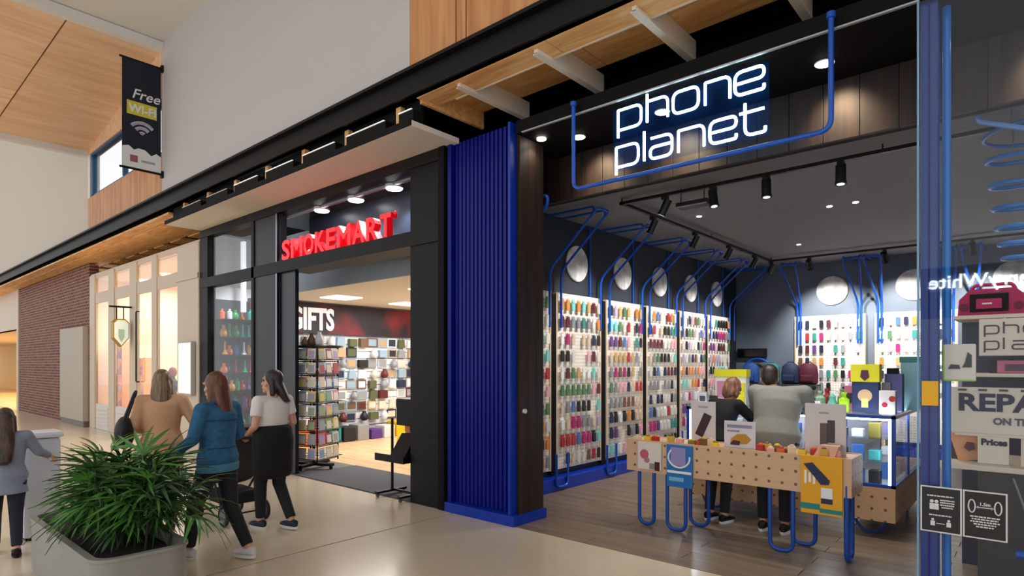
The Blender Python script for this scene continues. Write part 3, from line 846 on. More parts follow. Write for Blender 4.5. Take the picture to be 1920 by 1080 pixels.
single('door_stud', MB().cyl((-4.14, 4.93, 1.2), (-4.115, 4.93, 1.2), .025, n=14), M_trim, 'small round white stud on the dark timber column side', 'stud', smooth=True)

po = struct('ceiling_portal', MB().box(-4.14, 9, 4.8, 5.8, 4.12, 4.25), mat('portal_black', C(7, 7, 9), .7, spec=.2))
part(po, 'edge_strip', MB().box(-4.05, -.6, 4.785, 4.81, 4.106, 4.118), mat('aluminium', C(176, 178, 182), .35, .5))
bk = struct('wall_bulkhead_timber', MB().box(-5.05, 9, 5.74, 5.82, 3.61, 4.12), M_blackm)
for k in range(36):
    x0 = -5.05 + k * .28
    part(bk, 'timber_board', MB().rbox(x0 + .002, x0 + .278, 5.70, 5.745, 3.61, 4.12, .003), M_dtimber)
M_pceil = mat('grey_ceiling', C(128, 128, 130), .7)
struct('wall_phone_side', MB().box(-5.13, -5.05, 5.26, 13.4, 0, 4.0), mat('ink_wall', C(40, 46, 56), .6))
struct('wall_phone_back', MB().box(-5.13, 9, 13.3, 13.45, 0, 4.0), mat('slate_wall', C(98, 110, 124), .55))
struct('wall_phone_far', MB().box(8.9, 9, 4.8, 13.4, 0, 4.0), mat('ink_wall', C(40, 46, 56), .6))
struct('ceiling_phone', MB().box(-5.1, 9, 5.82, 13.4, 3.75, 3.85), M_pceil)
fp = struct('floor_phone', MB().box(-5.1, 9, FY, 13.4, -.06, -.012), mat('plank_gap', C(70, 58, 48), .8))
M_pfl = wood('taupe_plank', C(116, 98, 80), C(144, 124, 102), (.7, 9, 9), 1.4, .35, .06)
pm_ = MB().rbox(-.9, .9, -.098, .098, -.03, 0, .002).mesh('plank', [M_pfl])
pm2 = MB().rbox(-.45, .45, -.098, .098, -.03, 0, .002).mesh('plank', [M_pfl])
for j in range(43):
    y = FY + .1 + j * .2
    x = -5.08; i = 0
    while x < 7.5:
        short = i == 0 and j % 2
        inst('plank', pm2 if short else pm_, (x + (.451 if short else .902) - fp.location.x, y - fp.location.y, -fp.location.z), parent=fp)
        x += .904 if short else 1.806
        i += 1
struct('baseboard_blue', MB().rbox(-5.05, -4.86, 5.35, 13.3, 0, .17, .006), M_bluebase)
struct('baseboard_back', MB().rbox(-5.05, 6, 13.1, 13.3, 0, .17, .006), M_bluebase)

# portal downlights
for k, x in enumerate((-3.69, -2.72, -1.3, .1, 1.5)):
    t = thing('downlight', 'warm recessed downlight in the black entrance soffit, %s from the blue pillar' % ORD[k], 'light', (x, 5.30, 4.1), group='entrance downlights')
    part(t, 'rim', MB().cyl((x, 5.3, 4.112), (x, 5.3, 4.122), .075, n=20), M_trim, True)
    part(t, 'lens', MB().cyl((x, 5.3, 4.106), (x, 5.3, 4.114), .062, n=20), M_lamp)
    spot('downlight_beam', (x, 5.36, 4.09), (x + .04, 5.70, 3.72), 48, 84, 1.0, .05, (1, .74, .48))
spot('pillar_downlight_beam', (-4.05, 5.08, 4.09), (-4.12, 5.08, 0), 8, 120, .8, .04, (1, .84, .64))
single('downlight', MB().cyl((-4.02, 5.08, 4.106), (-4.02, 5.08, 4.122), .05, n=16), M_lamp, 'warm recessed downlight beside the dark timber column', 'light')

# hanging blue tube outline
t = thing('sign_outline', 'blue tube outline hanging around the neon shop sign', 'tube frame', (-2.27, 4.72, 3.36))
pts = fillet([(-3.36, 4.74, 4.2), (-3.36, 4.74, 3.37), (-1.12, 4.74, 3.37), (-1.12, 4.74, 4.2)], .09, 6)
part(t, 'tube', MB().tube(pts, .019, 10), M_tube, True)
for x in (-3.36, -1.12):
    part(t, 'collar', MB().cyl((x, 4.74, 4.17), (x, 4.74, 4.21), .03, n=12), M_tube, True)

# neon sign
M_neon = mat('neon', (1, 1, 1, 1), .4, emit=(.62, .90, 1, 1), strength=5.5)
acrylic = bpy.data.materials.new('halo_acrylic'); acrylic.use_nodes = True; nt = acrylic.node_tree  # clear panel; blue mixed into its colour imitates the halo around the neon
b = nt.nodes['Principled BSDF']; b.inputs['Base Color'].default_value = C(10, 74, 150); b.inputs['Roughness'].default_value = .6; b.inputs['Specular IOR Level'].default_value = .1
tr_ = nt.nodes.new('ShaderNodeBsdfTransparent'); tr_.inputs['Color'].default_value = (.8, .88, .95, 1)
mx = nt.nodes.new('ShaderNodeMixShader'); mx.inputs[0].default_value = .06
nt.links.new(tr_.outputs[0], mx.inputs[1]); nt.links.new(b.outputs[0], mx.inputs[2]); nt.links.new(mx.outputs[0], nt.nodes['Material Output'].inputs['Surface'])
t = thing('neon_sign', 'glowing white two-line neon shop sign on a clear panel tinted blue for its halo', 'sign', (-2.28, 4.88, 3.45))
part(t, 'back_panel', MB().box(-3.02, -1.60, 4.90, 4.912, 3.50, 4.09), acrylic)
for x in (-2.7, -1.8):
    part(t, 'hanger', MB().cyl((x, 4.9, 4.05), (x, 4.9, 4.12), .012, n=8), M_black)
def glyph(ch):
    return {
        'p': [[(0, 1), (0, -.36)], [(0, 1), (1, 1), (1, 0), (0, 0)]],
        'h': [[(0, 1.42), (0, 0)], [(0, 1), (1, 1), (1, 0)]],
        'o': [[(0, 0), (1, 0), (1, 1), (0, 1), 'c']],
        'n': [[(0, 1), (0, 0)], [(0, 1), (1, 1), (1, 0)]],
        'e': [[(0, .5), (1, .5), (1, 1), (0, 1), (0, 0), (1, 0), (1, .2)]],
        'l': [[(0, 1.42), (0, 0)]],
        'a': [[(.04, 1), (1, 1), (1, 0), (0, 0), (0, .56), (1, .56)]],
        't': [[(.12, 1.4), (.12, 0), (1, 0), (1, .22)], [(-.12, 1), (.95, 1)]],
    }[ch]
def neon(ch, x0, w, z0, h):
    for st in glyph(ch):
        closed = st[-1] == 'c'
        st = [q for q in st if q != 'c']
        P = [(x0 + u * w, 4.875, z0 + v * h) for u, v in st]
        mb = MB().tube(fillet(P, .062, 5, closed), .0125, 8, closed)
        part(t, 'neon_tube', mb, M_neon, True)
for ch, a, b in (('p', -2.95, -2.71), ('h', -2.65, -2.45), ('o', -2.40, -2.17), ('n', -2.11, -1.90), ('e', -1.86, -1.63)):
    neon(ch, a, b - a, 3.87, .185)
for ch, a, b in (('p', -2.97, -2.74), ('l', -2.68, -2.5), ('a', -2.62, -2.41), ('n', -2.35, -2.12), ('e', -2.07, -1.85), ('t', -1.80, -1.62)):
    neon(ch, a, b - a, 3.53, .185)

# ------------------------------------------------------------------ ceiling track and spotlights
M_trk = mat('track_black', C(12, 12, 13), .45)
tr = thing('lighting_track', 'black rectangular lighting track under the phone shop ceiling', 'track', (-1.5, 9.2, 3.66))
for a, b in (((-3.88, 6.5), (1.6, 6.5)), ((-3.88, 6.5), (-3.88, 12.0)), ((-3.88, 12.0), (1.6, 12.0)), ((1.6, 6.5), (1.6, 12.0))):
    part(tr, 'rail', MB().box(min(a[0], b[0]) - .022, max(a[0], b[0]) + .022, min(a[1], b[1]) - .022, max(a[1], b[1]) + .022, 3.665, 3.70), M_trk)
for x, y in ((-3.88, 6.5), (-3.88, 9.2), (-3.88, 12), (-1.1, 6.5), (1.6, 6.5), (-1.1, 12), (1.6, 12)):
    part(tr, 'hanger', MB().cyl((x, y, 3.69), (x, y, 3.752), .008, n=6), M_trk)
def track_spot(x, y, target, power, label, ang=75):
    d = (Vector(target) - Vector((x, y, 3.54))).normalized()
    t = thing('track_spotlight', label, 'spotlight', (x, y, 3.45), group='track spotlights in the phone shop')
    part(t, 'mount', MB().box(x - .025, x + .025, y - .05, y + .05, 3.62, 3.668).cyl((x, y, 3.55), (x, y, 3.63), .014, n=8), M_trk)
    c = Vector((x, y, 3.54))
    part(t, 'body', MB().cyl(c - d * .09, c + d * .08, .048, n=16).cyl(c + d * .08, c + d * .1, .054, n=16), M_trk, True)
    part(t, 'lens', MB().cyl(c + d * .092, c + d * .1005, .036, n=14), mat('spot_lens', (1, 1, 1, 1), .4, emit=(1, .96, .9, 1), strength=1.0))
    spot('spotlight_beam', c + d * .12, target, power, ang, .7, .04, (1, .965, .92))
for k, y in enumerate((7.3, 8.6, 9.9, 11.1, 12.0)):
    track_spot(-3.88, y, (-5.0, y + .1, 1.5), 150, 'black track spotlight aimed at the side wall, %s from the entrance' % ORD[k], 95)
for k, x in enumerate((-3.2, -2.0, -.8, .6)):
    track_spot(x, 12.0, (x + .1, 13.3, 2.0), 300, 'black track spotlight aimed at the end wall, %s from the corner' % ORD[k], 90)
for k, (x, tx) in enumerate(((-3.3, -4.6), (-2.72, -2.3), (-2.15, -2.0), (-1.45, -1.4))):
    track_spot(x, 6.5, (tx, 6.2 if k else 6.4, .9), 60 if k else 50, 'black track spotlight over the pegboard table, %s from the blue pillar' % ORD[k], 80)
track_spot(.3, 6.5, (.2, 5.6, 1.2), 60, 'black track spotlight over the window display', 80)
t = thing('ceiling_speaker', 'flat black speaker bar hanging between two track spotlights', 'speaker', (-3.0, 6.62, 3.5))
part(t, 'housing', MB().rbox(-3.2, -2.82, 6.56, 6.72, 3.52, 3.58, .01), M_trk)
part(t, 'bright_edge', MB().box(-3.2, -2.82, 6.545, 6.562, 3.52, 3.53), mat('bright_edge', C(150, 158, 166), .3, .6))
for x in (-3.15, -2.87):
    part(t, 'hanger', MB().cyl((x, 6.6, 3.58), (x, 6.6, 3.752), .006, n=6), M_trk)
for k, (x, y) in enumerate(((-2.05, 8.6), (-1.75, 8.6), (-3.55, 8.0), (-3.1, 11.0))):
    single('ceiling_downlight', MB().cyl((x, y, 3.74), (x, y, 3.752), .035, n=16), mat('spot_lens2', (1, 1, 1, 1), .4, emit=(1, .96, .9, 1), strength=3), 'small white ceiling downlight in the phone shop, %s of four' % ORD[k], 'light', 'small ceiling downlights')

# ------------------------------------------------------------------ blue tube brackets on the walls
def wall_bracket(y, lab):
    t = thing('tube_bracket', lab, 'tube bracket', (-5.0, y, 2.1), group='blue tube brackets on the side wall')
    part(t, 'riser', MB().tube([(-5.03, y - .3, 2.3), (-5.03, y - .3, 3.745)], .014, 8), M_tube, True)
    for dy in (-.13, .13):
        yy = y + dy
        P = fillet([(-4.955, yy, 2.2), (-4.955, yy, 2.98), (-4.25, yy, 3.62)], .12, 5)
        P2 = fillet([(-4.25, yy, 3.62), (-4.25, yy, 3.70), (-5.0, yy, 3.70)], .05, 3)
        part(t, 'tube', MB().tube(P, .017, 8), M_tube, True)
        part(t, 'stay', MB().tube(P2, .015, 8), M_tube, True)
    part(t, 'bend', MB().tube(fillet([(-4.25, y - .13, 3.62), (-4.19, y - .13, 3.675), (-4.19, y + .13, 3.675), (-4.25, y + .13, 3.62)], .05, 4), .017, 8), M_tube, True)
    part(t, 'floor_bend', MB().tube(fillet([(-4.84, y - .13, .5), (-4.84, y - .13, .06), (-4.84, y + .13, .06), (-4.84, y + .13, .5)], .08, 5), .017, 8), M_tube, True)
def back_bracket(x, lab):
    t = thing('tube_bracket', lab, 'tube bracket', (x, 13.2, 2.1), group='blue tube brackets on the end wall')
    for dx in (-.07, .07):
        P = fillet([(x + dx * .45, 13.215, 2.1), (x + dx * .45, 13.215, 2.9), (x + dx * 1.9, 12.5, 3.6)], .12, 5)
        part(t, 'tube', MB().tube(P, .02, 8), M_tube, True)
        part(t, 'stay', MB().tube(fillet([(x + dx * 1.9, 12.5, 3.6), (x + dx * 1.9, 12.5, 3.70), (x + dx * 1.9, 13.27, 3.70)], .05, 3), .015, 8), M_tube, True)
    part(t, 'bend', MB().tube(fillet([(x - .133, 12.5, 3.6), (x - .133, 12.44, 3.655), (x + .133, 12.44, 3.655), (x + .133, 12.5, 3.6)], .05, 4), .02, 8), M_tube, True)
BOARD_Y = [5.95, 7.19, 8.46, 9.71, 10.96, 12.2]
for k, y in enumerate((6.57, 7.82, 9.08, 10.33, 11.58, 12.83)):
    wall_bracket(y, 'blue tube bracket rising between the side wall boards to the ceiling, %s from the entrance' % ORD[k])
# the bracket that peeks past the column
t = thing('tube_bracket', 'short curled blue tube peeking past the dark timber column', 'tube bracket', (-4.9, 5.4, 2.9), group='blue tube brackets on the side wall')
part(t, 'tube', MB().tube(fillet([(-4.97, 5.42, 2.5), (-4.97, 5.42, 3.0), (-4.2, 5.42, 3.5), (-4.2, 5.42, 3.62), (-4.97, 5.42, 3.62)], .1, 5), .02, 8), M_tube, True)
for k, x in enumerate((-3.72, -2.62, -2.28, -1.18, -.85)):
    back_bracket(x, 'blue tube bracket on the end wall beside the boards, %s from the corner' % ORD[k])

for k, y in enumerate((6.57, 7.82, 9.08, 10.33, 11.58)):
    single('board_channel', MB().box(-5.046, -4.99, y - .06, y + .06, .2, 2.66), M_blackm, 'black vertical channel between two side wall boards, %s from the entrance' % ORD[k], 'channel', 'channels between the boards')
# moon discs
m = bpy.data.materials.new('moon_print'); m.use_nodes = True; nt = m.node_tree
tc = nt.nodes.new('ShaderNodeTexCoord'); nz = nt.nodes.new('ShaderNodeTexNoise'); nz.inputs['Scale'].default_value = 6; nz.inputs['Detail'].default_value = 5
oi = nt.nodes.new('ShaderNodeObjectInfo'); ad = nt.nodes.new('ShaderNodeVectorMath'); ad.operation = 'ADD'
nt.links.new(tc.outputs['Object'], ad.inputs[0]); nt.links.new(oi.outputs['Location'], ad.inputs[1]); nt.links.new(ad.outputs['Vector'], nz.inputs['Vector'])
rp = nt.nodes.new('ShaderNodeValToRGB'); rp.color_ramp.elements[0].position = .36; rp.color_ramp.elements[0].color = C(196, 194, 190)
rp.color_ramp.elements[1].position = .6; rp.color_ramp.elements[1].color = C(244, 242, 238)
nt.links.new(nz.outputs['Fac'], rp.inputs['Fac']); nt.links.new(rp.outputs['Color'], nt.nodes['Principled BSDF'].inputs['Base Color'])
M_moon = m
for k, y in enumerate(BOARD_Y[1:]):
    mb = MB().loft([((-5.05 + d, y, 3.15), r, r, (0, 1, 0), (0, 0, 1)) for d, r in ((0, .255), (.02, .262), (.035, .25))], 32)
    single('moon_disc', mb, M_moon, 'pale round moon disc on the side wall, %s from the entrance' % ORD[k], 'disc', 'moon discs', smooth=True)
for k, x in enumerate((-3.12, -1.75, -.32)):
    mb = MB().loft([((x, 13.3 - d, 3.17), r, r, (1, 0, 0), (0, 0, 1)) for d, r in ((0, .285), (.02, .292), (.035, .28))], 32)
    single('moon_disc', mb, M_moon, 'pale round moon disc on the end wall, %s from the corner' % ORD[k], 'disc', 'moon discs', smooth=True)

# ------------------------------------------------------------------ display boards and phone cases
M_peg = pegmat('white_pegboard', C(240, 232, 220), C(150, 140, 130), (1, 2), .05, .008)
M_pegb = pegmat('white_pegboard_back', C(240, 236, 228), C(150, 140, 130), (0, 2), .05, .008)
M_edge = mat('board_edge', C(224, 196, 160), .5)
hook_m = mat('hook_steel', C(190, 190, 190), .3, .8)
cp = [('black', C(24, 24, 27)), ('black', C(24, 24, 27)), ('black', C(24, 24, 27)), ('white', C(236, 234, 230)), ('white', C(236, 234, 230)), ('grey', C(140, 142, 148)), ('grey', C(140, 142, 148)), ('clear', C(216, 214, 208)), ('clear', C(216, 214, 208)), ('clear', C(216, 214, 208)), ('beige', C(214, 194, 170)), ('beige', C(214, 194, 170)), ('pink', C(226, 170, 180)), ('pink', C(226, 170, 180)), ('brown', C(120, 84, 64)), ('magenta', C(176, 40, 110)), ('red', C(176, 50, 56)), ('teal', C(60, 140, 132)), ('turquoise', C(120, 200, 196)), ('blue', C(80, 116, 172)), ('navy', C(36, 42, 74)), ('navy', C(36, 42, 74)), ('purple', C(100, 64, 126)), ('lilac', C(180, 164, 200)), ('orange', C(216, 138, 66)), ('gold', C(196, 164, 110)), ('green', C(84, 128, 88)), ('maroon', C(96, 36, 46))]
cpm = {}
for n_, c in cp: cpm.setdefault(n_, mat('case_' + n_, c, .4))
# one case: rounded slab with camera bump on a hook; local +X is out from the wall, Z up, hangs from z=0 down
def slab(w, h, d, r, off=0.0):
    pts = []
    for cx_, cz, a0 in ((w / 2 - r, -r, 0), (-w / 2 + r, -r, 90), (-w / 2 + r, -h + r, 180), (w / 2 - r, -h + r, 270)):
        for q in (0, 45, 90):
            a = R(a0 + q); pts.append((cx_ + r * math.cos(a), cz + r * math.sin(a)))
    return MB().prism(pts, 'x', off, off + d)
c1 = slab(.07, .15, .016, .014, .03); c1.box(.046, .05, -.03, -.005, -.045, -.012); c1.box(0, .055, -.003, .003, .004, .01)
me_case = c1.mesh('phone_case', [cpm['black']])
c2_ = slab(.078, .14, .022, .02, .03); c2_.box(.03, .034, -.045, .045, 0, .03); c2_.box(0, .055, -.003, .003, .012, .018)
me_case2 = c2_.mesh('boxed_case', [cpm['black']])
rs = random.Random(17)
cases = []   # (where, loc, rotz, size)
bnames = ['half-hidden side wall board', 'nearest full side wall board', 'second full side wall board', 'third full side wall board', 'fourth full side wall board', 'farthest side wall board']
for k, yc in enumerate(BOARD_Y):
    t = thing('display_board', 'tall white pegboard of phone cases, %s' % bnames[k].replace('nearest full side wall board', 'first full one on the side wall from the entrance').replace('farthest side wall board', 'last on the side wall before the corner'), 'display board', (-5.03, yc, .25), group='pegboards in the phone shop')
    part(t, 'panel', MB().rbox(-5.047, -5.0, yc - .54, yc + .54, .25, 2.69, .006), M_peg)
    for s in (-1, 1):
        part(t, 'side_edge', MB().box(-5.047, -4.985, yc + s * .55 - .012, yc + s * .55 + .012, .25, 2.69), M_edge)
    for r_ in range(10):
        run = None
        for c_ in range(8):
            if c_ % rs.choice((2, 3)) == 0 or run is None: run = rs.choice(cp)[0]
            if rs.random() < .05: continue
            cases.append((k, 's', r_, c_, (-4.998, yc - .455 + c_ * .13, 2.6 - r_ * .238), 0, run if rs.random() < .6 else rs.choice(cp)[0], 1 if r_ not in (7, 8) else 2))
for k, (x0, x1) in enumerate(((-3.80, -2.54), (-2.36, -1.1), (-.92, .34))):
    t = thing('display_board', 'tall white pegboard of phone cases on the end wall, %s from the corner' % ORD[k], 'display board', ((x0 + x1) / 2, 13.27, .25), group='pegboards in the phone shop')
    part(t, 'panel', MB().rbox(x0, x1, 13.25, 13.297, .25, 2.68, .006), M_pegb)
    for x in (x0, x1):
        part(t, 'side_edge', MB().box(x - .012, x + .012, 13.235, 13.297, .25, 2.68), M_edge)
    for r_ in range(6):
        for c_ in range(9):
            if rs.random() < .1: continue
            cases.append((k, 'b', r_, c_, (x0 + .11 + c_ * .13, 13.248, 2.58 - r_ * .25), -PI / 2, rs.choice(cp)[0], 1))
indiv = 0
rest = {}
for k, side, r_, c_, loc, rz, cn, ty in cases:
    # the end wall (seen face on) and the first full side boards show largest
    own = (side == 'b' and k < 2) or (side == 's' and k in (1, 2)) or (side == 's' and k == 3 and r_ < 6)
    if own and indiv < 300:
        indiv += 1
        where = bnames[k] if side == 's' else '%s end wall board' % ORD[k]
        inst('phone_case', me_case if ty == 1 else me_case2, loc, (0, 0, rz), (1, 1, 1), None, cpm[cn],
             '%s phone case on the %s, %s row, %s column' % (cn, where, ORD[r_], ORD[c_]), 'phone case', 'phone cases on the boards')
    else:
        mb = rest.setdefault(cn, MB())
        M4 = Matrix.Translation(loc) @ Matrix.Rotation(rz, 4, 'Z')
        src = c1 if ty == 1 else c2_
        mb.add([M4 @ Vector(v) for v in src.v], src.f)
allm = MB(); mats_ = []
for i, (cn, mb) in enumerate(sorted(rest.items())):
    allm.cur = i; allm.add(mb.v, mb.f); mats_.append(cpm[cn])
single('phone_case_stock', allm, mats_, 'remaining phone cases hanging on the deeper and half-hidden wall boards', 'phone cases', kind='stuff')

# black screen and coloured bags on the end wall
t = thing('wall_screen', 'thin black screen on the dark end wall near the corner', 'screen', (-4.7, 13.25, 1.86))
part(t, 'housing', MB().rbox(-5.0, -4.38, 13.22, 13.3, 1.84, 2.04, .01), M_black)
part(t, 'display', MB().box(-4.97, -4.41, 13.212, 13.222, 1.87, 2.01), mat('dead_screen', C(8, 8, 10), .15))
def backpack(x, y, z, w, h, col, lab):
    t = thing('backpack', lab, 'backpack', (x, y, z), group='bags on the shelf by the end wall')
    mm = mat(lab.split()[0] + '_bag', col, .7)
    part(t, 'body', MB().loft([((x, y, z + u * h), w / 2 * k, .12 * k, (1, 0, 0), (0, 1, 0)) for u, k in ((0, .8), (.06, 1), (.5, 1), (.85, .9), (1, .5))], 16), mm, True)
    part(t, 'pocket', MB().rbox(x - w * .32, x + w * .32, y - .17, y - .08, z + .04, z + h * .45, .03), mm)
    part(t, 'grab_handle', MB().tube([(x - .06, y, z + h * .97), (x - .05, y, z + h * 1.06), (x + .05, y, z + h * 1.06), (x + .06, y, z + h * .97)], .012, 6), mm)
sh = thing('wall_shelf', 'dark shelf for bags under the screen on the end wall', 'shelf', (-4.2, 13.05, 1.26))
part(sh, 'board', MB().box(-5.0, -3.3, 12.78, 13.18, 1.26, 1.298), M_char)
for x in (-4.9, -3.95):
    part(sh, 'bracket', MB().prism([(12.9, 1.26), (13.3, 1.26), (13.3, .95)], 'x', x - .015, x + .015), M_char)
for x, c, n_ in ((-4.62, C(24, 70, 140), 'blue backpack on the end wall shelf below the black screen'), (-4.2, C(16, 110, 110), 'teal backpack in the middle of the end wall shelf'), (-3.82, C(26, 36, 70), 'navy backpack between the teal and maroon ones'), (-3.48, C(84, 20, 44), 'maroon backpack at the board end of the end wall shelf')):
    backpack(x, 12.99, 1.3, .36, .42, c, n_)
t = thing('arch_logo', 'blue arched tube mounted on the end wall under the screen', 'tube arch', (-4.55, 13.28, 1.5))
part(t, 'tube', MB().tube([(-4.55 + .32 * math.cos(a), 13.2, 1.5 + .32 * math.sin(a)) for a in [i * PI / 14 for i in range(15)]], .02, 8), M_tube, True)
part(t, 'fixing', MB().cyl((-4.55, 13.2, 1.82), (-4.55, 13.3, 1.82), .015), M_tube, True)
# ------------------------------------------------------------------ pegboard table with hairpin legs
M_pegt = pegmat('ply_pegboard', C(214, 176, 138), C(110, 88, 68), (0, 2), .115, .0135)
M_pegs = pegmat('ply_pegboard_side', C(206, 166, 128), C(110, 88, 68), (1, 2), .115, .0135)
M_plytop = wood('ply_top', C(206, 170, 132), C(226, 194, 156), (.8, 6, 6), 2, .45, .03)
TX0, TX1, TY0, TY1, TZ0, TZ1 = -3.34, -1.19, 5.70, 6.12, .57, .90
tb = thing('pegboard_table', 'plywood pegboard table on blue hairpin legs in the shop entrance', 'table', ((TX0 + TX1) / 2, 5.9, 0))
part(tb, 'front_panel', MB().box(TX0, TX1, TY0, TY0 + .02, TZ0, TZ1), M_pegt)
part(tb, 'back_panel', MB().box(TX0, TX1, TY1 - .02, TY1, TZ0, TZ1), M_pegt)
for x in (TX0, TX1 - .02):
    part(tb, 'end_panel', MB().box(x, x + .02, TY0 + .02, TY1 - .02, TZ0, TZ1), M_pegs)
part(tb, 'top', MB().box(TX0 + .02, TX1 - .02, TY0 + .02, TY1 - .02, TZ1 - .03, TZ1 - .008), M_plytop)
part(tb, 'bottom', MB().box(TX0 + .02, TX1 - .02, TY0 + .02, TY1 - .02, TZ0, TZ0 + .015), M_plytop)
M_leg = mat('blue_leg', C(22, 74, 160), .35)
for x0, x1, y in ((-3.21, -3.04, 5.74), (-2.88, -2.68, 5.72), (-2.78, -2.58, 6.05), (-1.86, -1.66, 5.72), (-1.76, -1.56, 6.05)):
    pts = fillet([(x0, y, TZ0 + .1), (x0, y, .02), (x1, y, .02), (x1, y, TZ0 + .1)], .085, 6)
    part(tb, 'hairpin_leg', MB().tube(pts, .019, 10), M_leg, True)
pts = fillet([(-1.23, 5.72, TZ0 + .1), (-1.23, 5.72, .02), (-1.23, 5.9, .02), (-1.23, 5.9, TZ0 + .1)], .085, 6)
part(tb, 'hairpin_leg', MB().tube(pts, .022, 10), M_leg, True)
# round blue bag tied to the front: hanging display cards
def front_card(x0, x1, z0, z1, name, label, col, prints, cat='poster'):
    t = thing(name, label, cat, ((x0 + x1) / 2, TY0 - .01, z0))
    part(t, 'card', MB().rbox(x0, x1, TY0 - .02, TY0 - .004, z0, z1, .004), mat(name + '_card', col, .5))
    for pn, mb, mt in prints:
        part(t, pn, mb, mt)
    return t
yq = TY0 - .022
def quad(x0, x1, z0, z1, y=yq, d=.003):
    return MB().box(x0, x1, y - d, y, z0, z1)
arcs = MB().tube([(-2.73 + .115 * math.cos(a), yq - .004, .76 + .1 * math.sin(a)) for a in [PI * .75 + i * PI * 1.3 / 14 for i in range(15)]], .01, 8)
front_card(-2.87, -2.59, .46, .885, 'blue_poster', 'blue promotional card with a white ring hanging on the table front', C(24, 110, 180), [
    ('ring', arcs, mat('poster_white', C(236, 238, 240), .5)),
    ('picture', quad(-2.82, -2.66, .68, .86), mat('poster_lilac', C(150, 140, 190), .5)),
    ('band', quad(-2.86, -2.60, .60, .625), mat('poster_white', C(236, 238, 240), .5)),
    ('band', quad(-2.84, -2.68, .52, .56), mat('poster_pale', C(120, 180, 220), .5))])
phone_shape = MB().add([(x, yq - .006, z) for x, z in ((-1.56, .83), (-1.49, .845), (-1.35, .70), (-1.36, .665), (-1.42, .66))] + [(x, yq, z) for x, z in ((-1.56, .83), (-1.49, .845), (-1.35, .70), (-1.36, .665), (-1.42, .66))],
                       [(0, 1, 2, 3, 4), (9, 8, 7, 6, 5), (0, 5, 6, 1), (1, 6, 7, 2), (2, 7, 8, 3), (3, 8, 9, 4), (4, 9, 5, 0)])
splash = MB()
for k in range(6):
    splash.box(-1.555 + k * .035, -1.535 + k * .035, yq - .003, yq, .66 + .012 * k * (k % 2), .775 - k * .018)
front_card(-1.585, -1.255, .40, .905, 'yellow_poster', 'yellow promotional card with a dark device picture hanging on the table corner', C(236, 170, 16), [
    ('device_print', phone_shape, mat('poster_navy', C(24, 40, 80), .5)),
    ('splash_print', splash, mat('poster_white', C(236, 238, 240), .5)),
    ('case_print', quad(-1.42, -1.33, .545, .635), mat('poster_white', C(236, 238, 240), .5)),
    ('case_print', quad(-1.42, -1.33, .50, .545), mat('poster_navy', C(24, 40, 80), .5)),
    ('band', quad(-1.585, -1.43, .44, .49), mat('poster_teal', C(20, 130, 130), .5)),
    ('band', quad(-1.43, -1.255, .42, .455), mat('poster_teal', C(20, 130, 130), .5))])
front_card(-3.2, -2.93, .60, .885, 'flower_card', 'white card with a pink flower and a dark block on the table front', C(226, 214, 206), [
    ('flower', MB().cyl((-3.12, yq - .004, .76), (-3.12, yq, .76), .05, n=9), mat('poster_pink', C(196, 90, 110), .5)),
    ('flower_dot', MB().cyl((-3.09, yq - .006, .70), (-3.09, yq, .70), .03, n=9), mat('poster_rose', C(176, 120, 130), .5)),
    ('block', quad(-3.0, -2.945, .60, .69), mat('poster_maroon', C(70, 26, 30), .5)),
    ('block', quad(-3.06, -3.005, .61, .67), mat('poster_grey', C(140, 136, 130), .5))])
# upright boards standing on the table
ZT = TZ1 - .008
def easel(x0, x1, y, z1, name, label, col, prints):
    t = thing(name, label, 'sign', ((x0 + x1) / 2, y, ZT))
    part(t, 'board', MB().rbox(x0, x1, y, y + .012, ZT, z1, .004), mat('easel_' + name, col, .5))
    part(t, 'prop', MB().add([(x0 + .05, y + .012, ZT + .12), (x1 - .05, y + .012, ZT + .12), (x1 - .05, y + .09, ZT), (x0 + .05, y + .09, ZT), (x0 + .05, y + .012, ZT + .115), (x1 - .05, y + .012, ZT + .115), (x1 - .05, y + .085, ZT), (x0 + .05, y + .085, ZT)],
                             [(0, 1, 2, 3), (4, 7, 6, 5), (0, 4, 5, 1), (2, 6, 7, 3), (0, 3, 7, 4), (1, 5, 6, 2)]), M_black)
    for pn, mb, mt in prints:
        part(t, pn, mb, mt)
grey_b = C(214, 206, 204)
ye = 5.93
easel(-2.72, -2.46, ye, 1.32, 'phone_sign', 'pale board with a tilted dark red phone picture on the table', grey_b, [
    ('phone_print', MB().cbox((-2.585, ye - .003, 1.08), (.085, .006, .24), Matrix.Rotation(R(24), 3, 'Y')), mat('print_maroon', C(52, 22, 26), .4)),
    ('text_line', quad(-2.64, -2.54, 1.255, 1.272, ye), mat('print_grey', C(160, 156, 158), .5))])
easel(-2.33, -2.03, ye - .1, 1.15, 'earbud_sign', 'low white board with lettering and a yellow picture on the table', C(216, 210, 216), [
    ('lettering', text_mb('SPECIAL', .052, .002, .001, facing_front(-2.30, ye - .101, 1.09), sx=1.1), mat('print_slate', C(110, 110, 130), .5)) if False else ('text_line', quad(-2.30, -2.06, 1.085, 1.115, ye - .1), mat('print_slate', C(140, 140, 158), .5)),
    ('text_line', quad(-2.30, -2.18, 1.045, 1.062, ye - .1), mat('print_slate', C(140, 140, 158), .5)),
    ('picture', MB().prism([(-2.27, .93), (-2.11, .935), (-2.07, .98), (-2.12, 1.03), (-2.2, 1.025), (-2.26, .98)], 'y', ye - .106, ye - .1), mat('print_gold', C(186, 134, 30), .5)),
    ('picture', MB().prism([(-2.27, .92), (-2.18, .92), (-2.17, .96), (-2.24, .965)], 'y', ye - .109, ye - .103), mat('print_maroon', C(52, 22, 26), .4))])
